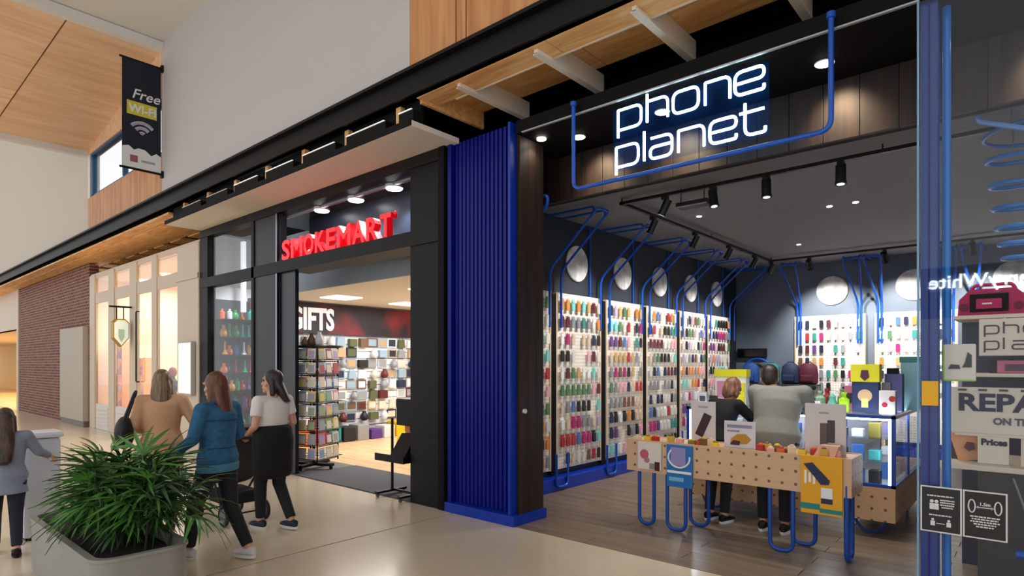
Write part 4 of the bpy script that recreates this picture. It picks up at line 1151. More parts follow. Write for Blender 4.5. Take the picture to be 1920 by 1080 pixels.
easel(-1.62, -1.28, ye, 1.345, 'case_sign', 'pale board with a picture of two dark phone cases on the table', grey_b, [
    ('case_print', MB().rbox(-1.43, -1.37, ye - .006, ye, 1.0, 1.2, .004), mat('print_dark', C(62, 60, 60), .4)),
    ('case_print', MB().rbox(-1.49, -1.43, ye - .005, ye, .98, 1.17, .004), mat('print_brown', C(96, 76, 66), .4)),
    ('text_line', quad(-1.5, -1.42, 1.255, 1.27, ye), mat('print_grey', C(160, 156, 158), .5))])
# small goods on the table
rs = random.Random(4)
goods = [('cream', C(226, 206, 170)), ('gold', C(200, 160, 60)), ('orange', C(214, 90, 30)), ('yellow', C(236, 190, 40)), ('pink', C(226, 160, 150)), ('brown', C(120, 76, 40)), ('red', C(180, 40, 30)), ('olive', C(130, 110, 40))]
gi = 0
for x0, x1, n_ in ((-3.3, -2.98, 3), (-2.9, -2.74, 2), (-2.66, -2.36, 5), (-1.98, -1.66, 7), (-1.64, -1.28, 4)):
    for k in range(n_):
        x = x0 + (x1 - x0) * (k + .5) / n_
        cn, c = goods[(gi * 3) % 8]
        y = TY0 + .06 + .04 * (k % 2); a = rs.uniform(-.3, .3)
        t = thing('accessory_pack', 'small %s accessory pack on the pegboard table, %s along from its %s end' % (cn, ORD[gi] if gi < 11 else ORD[20 - gi], 'wall' if gi < 11 else 'glass'), 'packet', (x, y, ZT), a, group='accessory packs on the table')
        h = rs.uniform(.035, .075)
        part(t, 'tray', MB().rbox(-.034, .034, -.03, .03, 0, h, .006), mat('pack_' + cn, c, .5), local=True)
        part(t, 'item', MB().sphere((0, 0, h), (.026, .024, .018), 10, 6), mat('pack_' + goods[(gi * 3 + 4) % 8][0], goods[(gi * 3 + 4) % 8][1], .4), True, local=True)
        gi += 1
single('tissue_box', MB().prism([(-1.5, ZT), (-1.33, ZT), (-1.30, ZT + .1), (-1.45, ZT + .1)], 'y', TY0 + .05, TY0 + .2), mat('pack_pinkish', C(226, 176, 150), .5), 'slanted peach box in front of the case picture board', 'box')

M_desk_print = mat('print_dark', C(62, 60, 60), .4)
# ------------------------------------------------------------------ glass display counter
CX0, CX1, CY0, CY1, CZ0, CZ1, CZ2 = -3.16, -1.04, 6.77, 9.2, .17, .5, 1.2
ct = thing('display_counter', 'blue framed glass display counter on a plywood pegboard base', 'counter', ((CX0 + CX1) / 2, 8, 0))
D_ = .55
part(ct, 'front_base', MB().box(CX0, CX1, CY0, CY0 + .02, CZ0, CZ1), M_pegt)
part(ct, 'side_base', MB().box(CX1 - .02, CX1, CY0 + .02, CY1, CZ0, CZ1), M_pegs)
part(ct, 'base_deck', MB().box(CX0, CX1 - .02, CY0 + .02, CY0 + D_, CZ0, CZ1 - .01).box(CX1 - D_, CX1 - .02, CY0 + D_, CY1, CZ0, CZ1 - .01), mat('white_lino', C(220, 222, 226), .5))
M_cf = mat('counter_blue', C(20, 70, 170), .35)
s = .035
for x, y in ((CX0 + s / 2, CY0 + s / 2), (CX1 - s / 2, CY0 + s / 2), (-1.6, CY0 + s / 2), (CX0 + s / 2, CY0 + D_), (CX1 - s / 2, CY1), (CX1 - D_, CY1), (CX1 - s / 2, 7.6), (CX1 - D_, CY0 + D_)):
    part(ct, 'corner_post', MB().box(x - s / 2, x + s / 2, y - s / 2, y + s / 2, CZ1, CZ2), M_cf)
for z in (CZ1, CZ2 - .03):
    part(ct, 'rail', MB().box(CX0, CX1, CY0, CY0 + s, z, z + .03), M_cf)
    part(ct, 'rail', MB().box(CX1 - s, CX1, CY0, CY1, z, z + .03), M_cf)
part(ct, 'glass_top', MB().box(CX0, CX1, CY0, CY0 + D_, CZ2, CZ2 + .012).box(CX1 - D_, CX1, CY0 + D_, CY1, CZ2, CZ2 + .012), M_glass2)
part(ct, 'front_pane', MB().box(CX0 + s, CX1 - s, CY0 + .008, CY0 + .014, CZ1 + .03, CZ2 - .03), M_glass2)
part(ct, 'side_pane', MB().box(CX1 - .014, CX1 - .008, CY0 + s, CY1, CZ1 + .03, CZ2 - .03), M_glass2)
part(ct, 'back_panel', MB().box(CX0, CX1 - D_, CY0 + D_ - .01, CY0 + D_, CZ1, CZ2).box(CX1 - D_, CX1 - D_ + .01, CY0 + D_, CY1, CZ1, CZ2), mat('white_lino', C(220, 222, 226), .5))
M_cled = mat('case_led', (1, 1, 1, 1), .5, emit=(.82, .92, 1, 1), strength=28)
for z in (.74, .96):
    part(ct, 'glass_shelf', MB().box(CX0 + .03, CX1 - .04, CY0 + .05, CY0 + D_ - .03, z, z + .008), M_glass2)
    part(ct, 'glass_shelf', MB().box(CX1 - D_ + .03, CX1 - .04, CY0 + D_, CY1 - .05, z, z + .008), M_glass2)
for x in (CX0 + .05, -1.64, CX1 - .05):
    part(ct, 'led_strip', MB().box(x - .012, x + .012, CY0 + .03, CY0 + .045, CZ1 + .03, CZ2 - .035), M_cled)
part(ct, 'led_strip', MB().box(CX0 + .05, CX1 - .05, CY0 + .04, CY0 + .055, CZ2 - .05, CZ2 - .035), M_cled)
part(ct, 'led_strip', MB().box(CX1 - .055, CX1 - .04, CY0 + .06, CY1 - .05, CZ2 - .05, CZ2 - .035), M_cled)
for x, y, ax in ((-1.28, 6.95, 0), (-1.14, 8.2, 1), (-2.9, 6.95, 0)):
    P = [(x + (.14 * math.cos(a) if ax == 0 else 0), y + (.14 * math.cos(a) if ax else 0), CZ0 + .01 + .165 * math.sin(a)) for a in [PI + i * PI / 12 for i in range(13)]]
    part(ct, 'bowed_leg', MB().tube(P, .014, 8), M_leg, True)
# goods in the case
rs = random.Random(9)
cg = [('white', C(230, 232, 236)), ('blue', C(60, 110, 180)), ('teal', C(60, 150, 150)), ('silver', C(180, 184, 190)), ('navy', C(40, 50, 90)), ('grey', C(140, 144, 150)), ('black', C(30, 30, 34)), ('lilac', C(160, 150, 200)), ('olive', C(120, 110, 50))]
for lev, z in enumerate((CZ1 - .01, .748, .968)):
    for k in range(13):
        x = CX0 + .12 + k * .15
        cn, c = rs.choice(cg)
        h = rs.uniform(.08, .17)
        single('boxed_gadget', MB().rbox(x - .05, x + .05, CY0 + .12, CY0 + .24, z, z + h, .008), mat('gadget_' + cn, c, .4), '%s boxed gadget in the counter front, %s shelf up, %s from the wall end' % (cn, ORD[lev], ORD[k]), 'box', 'gadgets in the glass counter')
    for k in range(8):
        y = CY0 + .65 + k * .22
        cn, c = rs.choice(cg)
        h = rs.uniform(.08, .18)
        single('boxed_gadget', MB().rbox(CX1 - .22, CX1 - .1, y - .06, y + .06, z, z + h, .008), mat('gadget_' + cn, c, .4), '%s boxed gadget in the counter end, %s shelf up, %s back' % (cn, ORD[lev], ORD[k]), 'box', 'gadgets in the glass counter')
# things on the counter top
ZC = CZ2 + .013
def stand(x0, x1, y, z1, label, body, prints, d=.12):
    t = thing('counter_display', label, 'display', ((x0 + x1) / 2, y, ZC), group='displays on the counter')
    part(t, 'carton', MB().rbox(x0, x1, y, y + d, ZC, z1, .006), body)
    for pn, mb, mt in prints:
        part(t, pn, mb, mt)
My = mat('acid_yellow', C(232, 226, 40), .5)
stand(-1.46, -1.22, 7.0, 1.66, 'navy counter display with a bright yellow header and round picture', mat('disp_navy', C(38, 54, 100), .5), [
    ('header', MB().rbox(-1.47, -1.21, 6.99, 7.13, 1.52, 1.70, .006), My),
    ('header_print', MB().prism([(-1.38, 1.57), (-1.34, 1.53), (-1.30, 1.57), (-1.31, 1.64), (-1.37, 1.64)], 'y', 6.984, 6.99), mat('disp_plum', C(90, 40, 70), .5)),
    ('round_print', MB().cyl((-1.34, 6.994, 1.38), (-1.34, 7.0, 1.38), .065, n=18), mat('disp_tan', C(216, 180, 140), .5)),
    ('tag', MB().box(-1.37, -1.31, 6.99, 6.994, 1.26, 1.35), mat('disp_cream', C(244, 226, 130), .5))])
stand(-1.20, -1.06, 6.9, 1.44, 'small white counter carton with a red dot print', mat('disp_white', C(236, 232, 234), .5), [
    ('dot', MB().cyl((-1.15, 6.895, 1.3), (-1.15, 6.9, 1.3), .025, n=12), mat('disp_red', C(200, 40, 70), .5)),
    ('dot', MB().cyl((-1.085, 6.895, 1.36), (-1.085, 6.9, 1.36), .03, n=12), mat('disp_brick', C(170, 60, 60), .5))], .1)
stand(-1.12, -.86, 7.6, 1.74, 'tall aqua counter carton behind the white one', mat('disp_aqua', C(168, 222, 226), .5), [('lid', MB().rbox(-1.13, -.85, 7.59, 7.73, 1.72, 1.78, .006), mat('disp_tealgreen', C(70, 160, 150), .5))])
stand(-1.22, -1.06, 7.3, 1.60, 'lavender counter box beside the yellow topped display', mat('disp_lav', C(96, 96, 150), .5), [('cap', MB().rbox(-1.2, -1.1, 7.3, 7.4, 1.6, 1.66, .006), M_black)])
stand(-2.95, -2.58, 7.1, 1.60, 'white and yellow leaflet display near the leaning customers', mat('disp_leaf', C(240, 240, 232), .5), [
    ('header', MB().rbox(-2.96, -2.57, 7.09, 7.23, 1.55, 1.64, .006), My),
    ('panel', MB().box(-2.70, -2.59, 7.085, 7.1, 1.24, 1.48), My),
    ('panel', MB().box(-2.92, -2.80, 7.085, 7.1, 1.3, 1.5), mat('disp_pink', C(206, 140, 170), .5))])
t = thing('glass_dome', 'clear dome with a small green figure on the counter', 'dome', (-1.66, 7.0, ZC))
part(t, 'base', MB().cyl((-1.66, 7.0, ZC), (-1.66, 7.0, ZC + .03), .13, n=24), mat('disp_white', C(236, 232, 234), .5), True)
part(t, 'dome', MB().lathe([(.12, 0), (.12, .08), (.1, .14), (.06, .18), (.001, .19)], (-1.66, 7.0, ZC + .03), 24), M_glass2, True)
part(t, 'figure', MB().lathe([(.03, 0), (.05, .04), (.03, .09), (.035, .12), (.001, .15)], (-1.64, 7.0, ZC + .03), 14), mat('disp_mint', C(110, 200, 180), .4), True)
rs = random.Random(8)
for k, (x, y, cn, c, h) in enumerate(((-1.52, 6.95, 'lime', C(170, 220, 40), .2), (-1.78, 7.1, 'mint', C(160, 210, 180), .2), (-1.6, 7.25, 'green', C(130, 170, 130), .22), (-1.75, 7.25, 'red', C(176, 60, 60), .22), (-1.9, 7.2, 'grey', C(110, 112, 118), .18), (-1.62, 7.45, 'black', C(36, 34, 36), .24), (-2.5, 7.2, 'blue', C(36, 60, 150), .1))):
    b_ = MB().lathe([(.045, 0), (.05, .01), (.05, h * .62), (.022, h * .74), (.022, h * .9), (.028, h * .9), (.028, h), (.001, h)], (x, y, ZC), 14)
    single('spray_bottle', b_, mat('spray_' + cn, c, .35), '%s bottle standing on the glass counter top' % cn, 'bottle', 'bottles on the counter', smooth=True)
for k, (x, y, cn, c, w_, h) in enumerate(((-3.02, 6.9, 'silver', C(190, 196, 204), .1, .16), (-2.88, 6.86, 'black', C(34, 34, 38), .08, .12), (-1.52, 7.18, 'pink', C(214, 120, 150), .1, .26), (-1.95, 7.05, 'pale green', C(170, 216, 190), .1, .2), (-1.78, 6.88, 'white', C(236, 236, 238), .09, .1), (-1.3, 7.3, 'lime', C(176, 214, 60), .08, .36), (-1.18, 7.15, 'grey', C(120, 124, 130), .08, .3), (-2.2, 7.24, 'violet', C(110, 80, 150), .1, .12))):
    t = thing('counter_pack', '%s upright product pack standing on the glass counter' % cn, 'packet', (x, y, ZC), group='product packs on the counter')
    part(t, 'carton', MB().rbox(x - w_ / 2, x + w_ / 2, y, y + .06, ZC, ZC + h, .005), mat('cpack_' + cn.replace(' ', '_'), c, .45))
    part(t, 'label_print', MB().box(x - w_ * .35, x + w_ * .35, y - .003, y, ZC + h * .3, ZC + h * .7), M_trim if k % 2 else M_desk_print)
t = thing('card_terminal', 'dark payment terminal on the counter beside the standing man', 'terminal', (-1.85, 6.9, ZC))
part(t, 'body', MB().rbox(-1.9, -1.81, 6.85, 7.0, ZC, ZC + .05, .012), M_black)
part(t, 'screen', MB().box(-1.885, -1.825, 6.9, 6.98, ZC + .05, ZC + .052), mat('term_screen', C(60, 90, 110), .3))

# ------------------------------------------------------------------ glass front, blue posts, stickers
gf = struct('window_2', MB().box(-.6, 9, FY - .03, FY + .07, 0, .04), M_steel)
part(gf, 'pane', MB().box(-.6, 2.2, FY, FY + .012, .04, 4.1), M_glass)
part(gf, 'pane', MB().box(2.21, 5.0, FY, FY + .012, .04, 4.1), M_glass)
part(gf, 'pane_edge', MB().box(-.612, -.6, FY - .004, FY + .016, .04, 4.1), mat('glass_edge', C(120, 160, 190), .2))
t = thing('blue_post', 'dark blue post at the edge of the glass shopfront', 'post', (-.55, 4.9, 0))
part(t, 'shaft', MB().rbox(-.605, -.505, 4.86, 4.96, 0, 4.12, .01), mat('post_blue', C(16, 58, 140), .3))
part(t, 'inner_strip', MB().box(-.56, -.55, 4.852, 4.862, 0, 4.12), M_blue)
part(t, 'foot_plate', MB().rbox(-.62, -.49, 4.84, 4.98, 0, .012, .003), M_steel)
t = thing('blue_pole', 'bright blue round pole just inside the glass shopfront', 'pole', (-.47, 5.0, 0))
part(t, 'shaft', MB().cyl((-.475, 5.02, 0), (-.475, 5.02, 4.12), .026, n=16), mat('pole_blue', C(30, 130, 226), .22), True)
part(t, 'flange', MB().cyl((-.475, 5.02, 0), (-.475, 5.02, .012), .06, n=16), M_steel, True)
single('yellow_sticker', MB().box(-.585, -.495, FY - .004, FY - .001, 1.43, 1.59), mat('sticker_yellow', C(240, 180, 20), .5), 'yellow sticker on the glass at the blue post', 'sticker')
M_sw = mat('sticker_white', C(226, 224, 222), .6)
M_sb = mat('sticker_black', C(34, 33, 35), .5)
def notice(x0, x1, z0, z1, label):
    t = thing('window_notice', label, 'notice', ((x0 + x1) / 2, FY - .003, z0), group='black notices on the glass')
    part(t, 'border', MB().box(x0, x1, FY - .004, FY - .001, z0, z1), M_sw)
    part(t, 'ground', MB().box(x0 + .009, x1 - .009, FY - .006, FY - .003, z0 + .009, z1 - .009), M_sb)
    return t
def strokes(t, x, z, rows, w, h=.008, gap=.0155):
    for k, (a, b) in enumerate(rows):
        mb = MB(); u = a
        rr = random.Random(k + int(x * 100))
        while u < b:
            l = rr.uniform(.06, .16); mb.box(x + u * w, x + min(b, u + l) * w, FY - .008, FY - .006, z - k * gap, z - k * gap + h); u += l + .025
        part(t, 'text_line', mb, M_sw)
n1 = notice(-.592, -.372, .606, .905, 'square black notice with white print and figures, next to the blue post')
strokes(n1, -.555, .84, [(0, 1)], .14)
strokes(n1, -.485, .815, [(0, 1), (0, 1), (0, 1), (.1, .9)], .075)
for q in (-.53, -.505):
    part(n1, 'figure', MB().cyl((q, FY - .008, .808), (q, FY - .006, .808), .011, n=10).box(q - .012, q + .012, FY - .008, FY - .006, .755, .795), M_sw)
strokes(n1, -.545, .715, [(0, 1)], .12)
for q in (-.525, -.44):
    part(n1, 'figure', MB().cyl((q, FY - .008, .69), (q, FY - .006, .69), .008, n=10).box(q - .012, q + .012, FY - .008, FY - .006, .65, .68), M_sw)
part(n1, 'arrow', MB().box(-.505, -.46, FY - .008, FY - .006, .664, .668), M_sw)
n2 = notice(-.367, -.147, .606, .905, 'square black notice with two white figures kept apart by an arrow')
for q in (-.322, -.192):
    part(n2, 'figure', MB().tube([(q + .017 * math.cos(a), FY - .008, .808 + .04 * math.sin(a)) for a in [i * PI / 8 for i in range(16)]], .004, 6, True), M_sw)
part(n2, 'arrow', MB().box(-.297, -.217, FY - .008, FY - .006, .801, .806).prism([(-.303, .8035), (-.288, .812), (-.288, .795)], 'y', FY - .008, FY - .006).prism([(-.211, .8035), (-.226, .812), (-.226, .795)], 'y', FY - .008, FY - .006), M_sw)
part(n2, 'lettering', text_mb('1.5m', .028, .0005, .001, facing_front(-.257, FY - .007, .815), 'CENTER'), M_sw)
strokes(n2, -.33, .74, [(0, 1), (.05, .95), (0, 1), (.12, .88), (.2, .8)], .146)

# ------------------------------------------------------------------ window display behind the glass
M_desk = mat('desk_charcoal', C(58, 55, 54), .5)
M_shelf = mat('shelf_cream', C(226, 210, 190), .5)
t = thing('window_desk', 'charcoal display desk with a pale top behind the glass shopfront', 'desk', (1.0, 5.8, 0))
part(t, 'worktop', MB().rbox(-.56, 2.6, 5.5, 6.3, .93, .97, .006), M_shelf)
part(t, 'front', MB().box(-.34, 2.5, 5.54, 5.58, .0, .93), M_desk)
part(t, 'end_panel', MB().prism([(-.53, .93), (-.34, .93), (-.34, .05), (-.25, .05), (-.25, .93)], 'y', 5.56, 5.6), M_desk)
part(t, 'back', MB().box(-.34, 2.5, 6.24, 6.28, 0, .93), M_desk)
part(t, 'foot_tube', MB().tube(fillet([(-.12, 5.3, .42), (1.0, 5.3, .42), (1.0, 5.5, .42)], .08), .03, 10), M_tube, True)
part(t, 'brace', MB().cyl((-.14, 5.5, .9), (-.02, 5.5, .5), .008, n=6), M_steel)
bp_ = thing('shelf_back', 'dark navy back board of the window display', 'board', (1.0, 6.4, .97))
part(bp_, 'board', MB().box(-.5, 2.6, 6.42, 6.45, .0, 2.1), mat('display_navy', C(34, 38, 70), .5))
part(bp_, 'upper_shelf', MB().rbox(-.52, 2.6, 5.95, 6.42, 2.055, 2.085, .006), M_shelf)
part(bp_, 'lower_shelf', MB().rbox(-.45, 2.6, 6.0, 6.42, 1.60, 1.63, .006), M_shelf)
ZS = 2.086
# magenta portable speaker
t = thing('portable_speaker', 'magenta portable radio speaker with a black grille on the window shelf', 'speaker', (-.28, 6.15, ZS))
Mm = mat('magenta', C(176, 24, 84), .45)
prof = [(-.50, 0), (-.06, 0), (-.07, .14), (-.14, .21), (-.42, .21), (-.49, .13)]
part(t, 'housing', MB().prism([(x + .0, ZS + z) for x, z in prof], 'y', 6.05, 6.25), Mm)
part(t, 'grille', MB().rbox(-.42, -.18, 6.035, 6.052, ZS + .03, ZS + .17, .004), M_black)
part(t, 'dial_panel', MB().rbox(-.38, -.22, 6.02, 6.037, ZS + .05, ZS + .13, .004), Mm)
part(t, 'badge', MB().box(-.34, -.28, 6.015, 6.022, ZS + .085, ZS + .097), M_trim)
for x in (-.46, -.12):
    part(t, 'speaker_cone', MB().cyl((x, 6.04, ZS + .07), (x, 6.052, ZS + .07), .03, n=16), mat('magenta_dark', C(110, 12, 52), .5), True)
part(t, 'carry_handle', MB().tube(fillet([(-.42, 6.15, ZS + .2), (-.4, 6.15, ZS + .25), (-.16, 6.15, ZS + .25), (-.14, 6.15, ZS + .2)], .04), .014, 8), Mm, True)
t = thing('portable_speaker', 'teal rounded portable speaker on the window shelf', 'speaker', (.14, 6.15, ZS))
part(t, 'housing', MB().loft([((.14 + dx, 6.15, ZS + .09), .09 * k, .09 * k, (0, 1, 0), (0, 0, 1)) for dx, k in ((-.18, .8), (-.16, 1), (.16, 1), (.18, .8))], 20), mat('teal_speaker', C(20, 140, 150), .45), True)
part(t, 'end_cap', MB().cyl((-.045, 6.15, ZS + .09), (-.03, 6.15, ZS + .09), .075, n=20), M_black, True)
# white shop name board
M_print = mat('print_navy', C(26, 22, 60), .5)
t = thing('name_board', 'cream board with dark outlined lettering under the window shelf', 'sign', (.1, 5.93, 1.75))
part(t, 'board', MB().rbox(-.355, .75, 5.925, 5.94, 1.765, 2.05, .006), mat('board_cream', C(226, 216, 198), .5))
M_ol = mat('print_plum', C(70, 56, 66), .5)
def outline_word(word, z0, h, x0, w, gap):
    x = x0
    for ch in word:
        ww = .02 if ch == 'l' else w
        for st in glyph(ch):
            closed = st[-1] == 'c'
            st = [q for q in st if q != 'c']
            P = [(x + u * ww * (1 if ch != 'l' else 0), 5.922, z0 + v * h) for u, v in st]
            part(t, 'letter_stroke', MB().tube(fillet(P, .022, 3, closed), .0055, 6, closed), M_ol)
        x += ww + gap
outline_word('phone', 1.935, .062, -.32, .085, .03)
outline_word('planet', 1.815, .062, -.32, .085, .03)
for x in (-.2, .6):
    part(t, 'hanger', MB().box(x - .01, x + .01, 5.935, 5.96, 2.04, 2.06), M_steel)
# repairs board
t = thing('repair_board', 'cream board with bold navy lettering REPAIRS ON THE SPOT in the window', 'sign', (.2, 5.7, 1.25))
M_bc = mat('board_cream', C(226, 216, 198), .5)
part(t, 'board', MB().rbox(-.505, 1.0, 5.62, 5.635, 1.19, 1.53, .006), M_bc)
part(t, 'lettering', text_mb('REPAIRS', .175, .002, .006, facing_front(-.465, 5.617, 1.36), sx=1.16), M_print)
part(t, 'small_lettering', text_mb('ON THE SPOT', .068, .0015, .003, facing_front(-.255, 5.617, 1.262), sx=.95), mat('print_grey2', C(84, 82, 88), .5))
for k in range(4):
    part(t, 'tab', MB().box(-.46 + k * .12, -.41 + k * .12, 5.612, 5.62, 1.503, 1.518), mat('print_plum', C(70, 56, 66), .5))
part(t, 'foot', MB().box(-.48, .98, 5.62, 5.72, 1.17, 1.19).box(-.1, -.08, 5.64, 5.72, .97, 1.17).box(.7, .72, 5.64, 5.72, .97, 1.17), M_shelf)
# hanging bag card in front
t = thing('case_packet', 'hanging white packet with lime edges and a picture of black phone cases', 'packet', (-.40, 4.96, 1.58))
part(t, 'packet', MB().rbox(-.488, -.312, 4.957, 4.978, 1.587, 1.834, .009), mat('packet_white', C(236, 226, 212), .5))
part(t, 'edge', MB().box(-.488, -.479, 4.951, 4.958, 1.595, 1.825).box(-.485, -.315, 4.951, 4.958, 1.588, 1.598), mat('lime_edge', C(150, 210, 40), .5))
part(t, 'case_print', MB().prism([(-.385, 1.68), (-.335, 1.68), (-.335, 1.76), (-.355, 1.78), (-.37, 1.71)], 'y', 4.95, 4.958).prism([(-.46, 1.67), (-.395, 1.67), (-.40, 1.695), (-.445, 1.70)], 'y', 4.95, 4.958), mat('packet_black', C(50, 48, 50), .5))
part(t, 'string', MB().cyl((-.47, 4.968, 1.83), (-.475, 4.99, 1.87), .004, n=6), M_steel)
# shelf goods
t = thing('box_set', 'long pink carton on the lower window shelf', 'box', (.1, 6.1, 1.63))
part(t, 'carton', MB().rbox(-.25, .6, 6.02, 6.2, 1.632, 1.73, .006), mat('carton_pink', C(206, 110, 140), .5))
part(t, 'window_print', MB().box(-.2, .55, 6.012, 6.02, 1.65, 1.70), mat('carton_dark', C(96, 50, 70), .5))
part(t, 'end_cap', MB().rbox(-.30, -.25, 6.02, 6.2, 1.632, 1.73, .004), M_black)
t = thing('phone_box', 'open pink gold phone box leaning on the window desk', 'box', (-.42, 5.75, .972))
RB = Matrix.Rotation(R(-14), 3, 'Y') @ Matrix.Rotation(R(18), 3, 'X')
part(t, 'tray', MB().cbox((-.41, 5.70, 1.09), (.17, .03, .23), RB), mat('rose_gold', C(232, 168, 128), .4))
part(t, 'lid', MB().cbox((-.43, 5.79, 1.12), (.2, .04, .28), Matrix.Rotation(R(-6), 3, 'Y')), mat('box_brown', C(72, 44, 40), .5))
part(t, 'phone_print', MB().cyl((-.395, 5.66, 1.08), (-.395, 5.688, 1.088), .035, n=5), mat('box_plum', C(96, 60, 66), .5))
t = thing('price_card', 'folded cream price card with dark lettering on the window desk', 'card', (-.27, 5.62, .972))
part(t, 'card', MB().rbox(-.345, -.165, 5.62, 5.63, .972, 1.17, .004), M_bc)
part(t, 'lettering', text_mb('Prices', .062, .0015, .003, facing_front(-.325, 5.617, 1.11)), M_print)
part(t, 'flap', MB().prism([(5.63, 1.165), (5.70, .972), (5.692, .972), (5.63, 1.15)], 'x', -.345, -.165), M_bc)
t = thing('tablet_box', 'flat peach tablet box lying on the window desk', 'box', (.2, 5.75, .972))
part(t, 'base', MB().rbox(-.06, .6, 5.76, 6.0, .972, 1.03, .006), mat('peach_box', C(236, 176, 130), .4))
part(t, 'lid', MB().rbox(-.05, .6, 5.8, 6.0, 1.03, 1.10, .006), mat('cream_box', C(240, 216, 190), .4))
part(t, 'dark_band', MB().box(-.05, .6, 6.0, 6.02, 1.03, 1.15), M_desk)

# hanging blue tubes over the window display
t = thing('tube_coil', 'blue spiral tube chandelier hanging over the window display', 'chandelier', (.0, 6.6, 2.6))
HX, HY = -.02, 6.45
P = []
for i in range(6 * 24 + 1):
    a = 2 * PI * i / 24; u = i / (6 * 24)
    r = .33 - .13 * u
    P.append((HX + r * math.cos(a), HY + r * math.sin(a), 3.5 - .98 * (u - .18 * math.sin(PI * u) * -1 * .6)))
part(t, 'spiral', MB().tube(P, .019, 8), mat('coil_blue', C(36, 112, 190), .35), True)
part(t, 'ring', MB().tube([(HX + .34 * math.cos(a), HY + .34 * math.sin(a), 3.58) for a in [i * PI / 14 for i in range(28)]], .016, 8, True), mat('coil_blue', C(36, 112, 190), .35), True)
for a in (0, 2.1, 4.2):
    part(t, 'hanger', MB().cyl((HX + .3 * math.cos(a), HY + .3 * math.sin(a), 3.5), (HX + .3 * math.cos(a), HY + .3 * math.sin(a), 3.752), .004, n=6), M_steel)
t = thing('tube_loop', 'pale blue tube loop bent out from the ceiling over the window', 'tube bracket', (.2, 5.95, 3.2))
part(t, 'tube', MB().tube(fillet([(1.6, 5.9, 3.74), (-.36, 5.9, 3.66), (-.36, 5.9, 3.58), (1.2, 5.9, 2.9), (1.2, 5.9, 3.745)], .07, 6), .02, 8), mat('loop_blue', C(110, 150, 220), .3), True)

# the pharmacy sign across the mall that the glass mirrors
t = thing('pharmacy_sign', 'lit white pharmacy lettering on a dark fascia across the mall', 'sign', (0.5, -6.45, 2.7))
part(t, 'fascia', MB().box(-2.2, 4.6, -6.5, -6.42, 2.7, 3.8), mat('fascia_dark', C(24, 30, 44), .6))
ang = Matrix.Translation((.12, -6.4, 3.34)) @ Matrix.Rotation(PI, 4, 'Z') @ Matrix.Rotation(R(90), 4, 'X')
part(t, 'lettering', text_mb('TerryWhite', .40, .02, .005, ang), mat('sign_white', (1, 1, 1, 1), .5, emit=(.85, .95, 1, 1), strength=38))
# ------------------------------------------------------------------ banner on the wall end
BX = -12.14
t = thing('banner', 'dark navy vertical banner with yellow and white print on the white wall end', 'banner', (BX, 3.79, 5.2))
part(t, 'cloth', MB().box(BX - .01, BX + .01, 3.48, 4.10, 5.2, 7.11), mat('banner_navy', C(16, 24, 40), .8))
part(t, 'white_foot', MB().prism([(3.48, 5.2), (4.10, 5.2), (4.10, 5.49), (4.02, 5.53), (3.94, 5.47), (3.84, 5.55), (3.74, 5.56), (3.66, 5.52), (3.58, 5.58), (3.48, 5.55)], 'x', BX + .01, BX + .014), mat('banner_white', C(226, 226, 228), .7))
part(t, 'logo_print', MB().box(BX + .014, BX + .017, 3.6, 3.72, 5.3, 5.42), mat('banner_rust', C(150, 90, 90), .7))
part(t, 'logo_print', MB().box(BX + .014, BX + .017, 3.78, 4.0, 5.32, 5.36), mat('banner_greyish', C(160, 160, 170), .7))
part(t, 'script', text_mb('Free', .25, .002, .002, facing_right(BX + .013, 3.62, 6.44) @ Matrix(((1, .28, 0, 0), (0, 1, 0, 0), (0, 0, 1, 0), (0, 0, 0, 1)))), mat('banner_white', C(226, 226, 228), .7))
part(t, 'yellow_band', MB().box(BX + .01, BX + .013, 3.55, 4.03, 6.14, 6.38), mat('banner_yellow', C(206, 196, 60), .7))
part(t, 'band_lettering', text_mb('WI-FI', .2, .002, .006, facing_right(BX + .016, 3.58, 6.19), sx=.95), mat('banner_white', C(226, 226, 228), .7))
for k, r_ in enumerate((.04, .13, .22)):
    part(t, 'signal_arc', MB().tube([(BX + .014, 3.79 + r_ * math.cos(a), 5.80 + r_ * math.sin(a)) for a in [R(40) + i * R(100) / 8 for i in range(9)]], .034, 6), mat('banner_lilac', C(170, 164, 186), .7))
for z in (7.12, 5.18):
    part(t, 'arm', MB().cyl((BX, 3.44, z), (BX, 4.14, z), .02, n=8), M_black)
    part(t, 'wall_plate', MB().box(BX - .04, BX + .04, 4.10, 4.14, z - .06, z + .06), M_black)

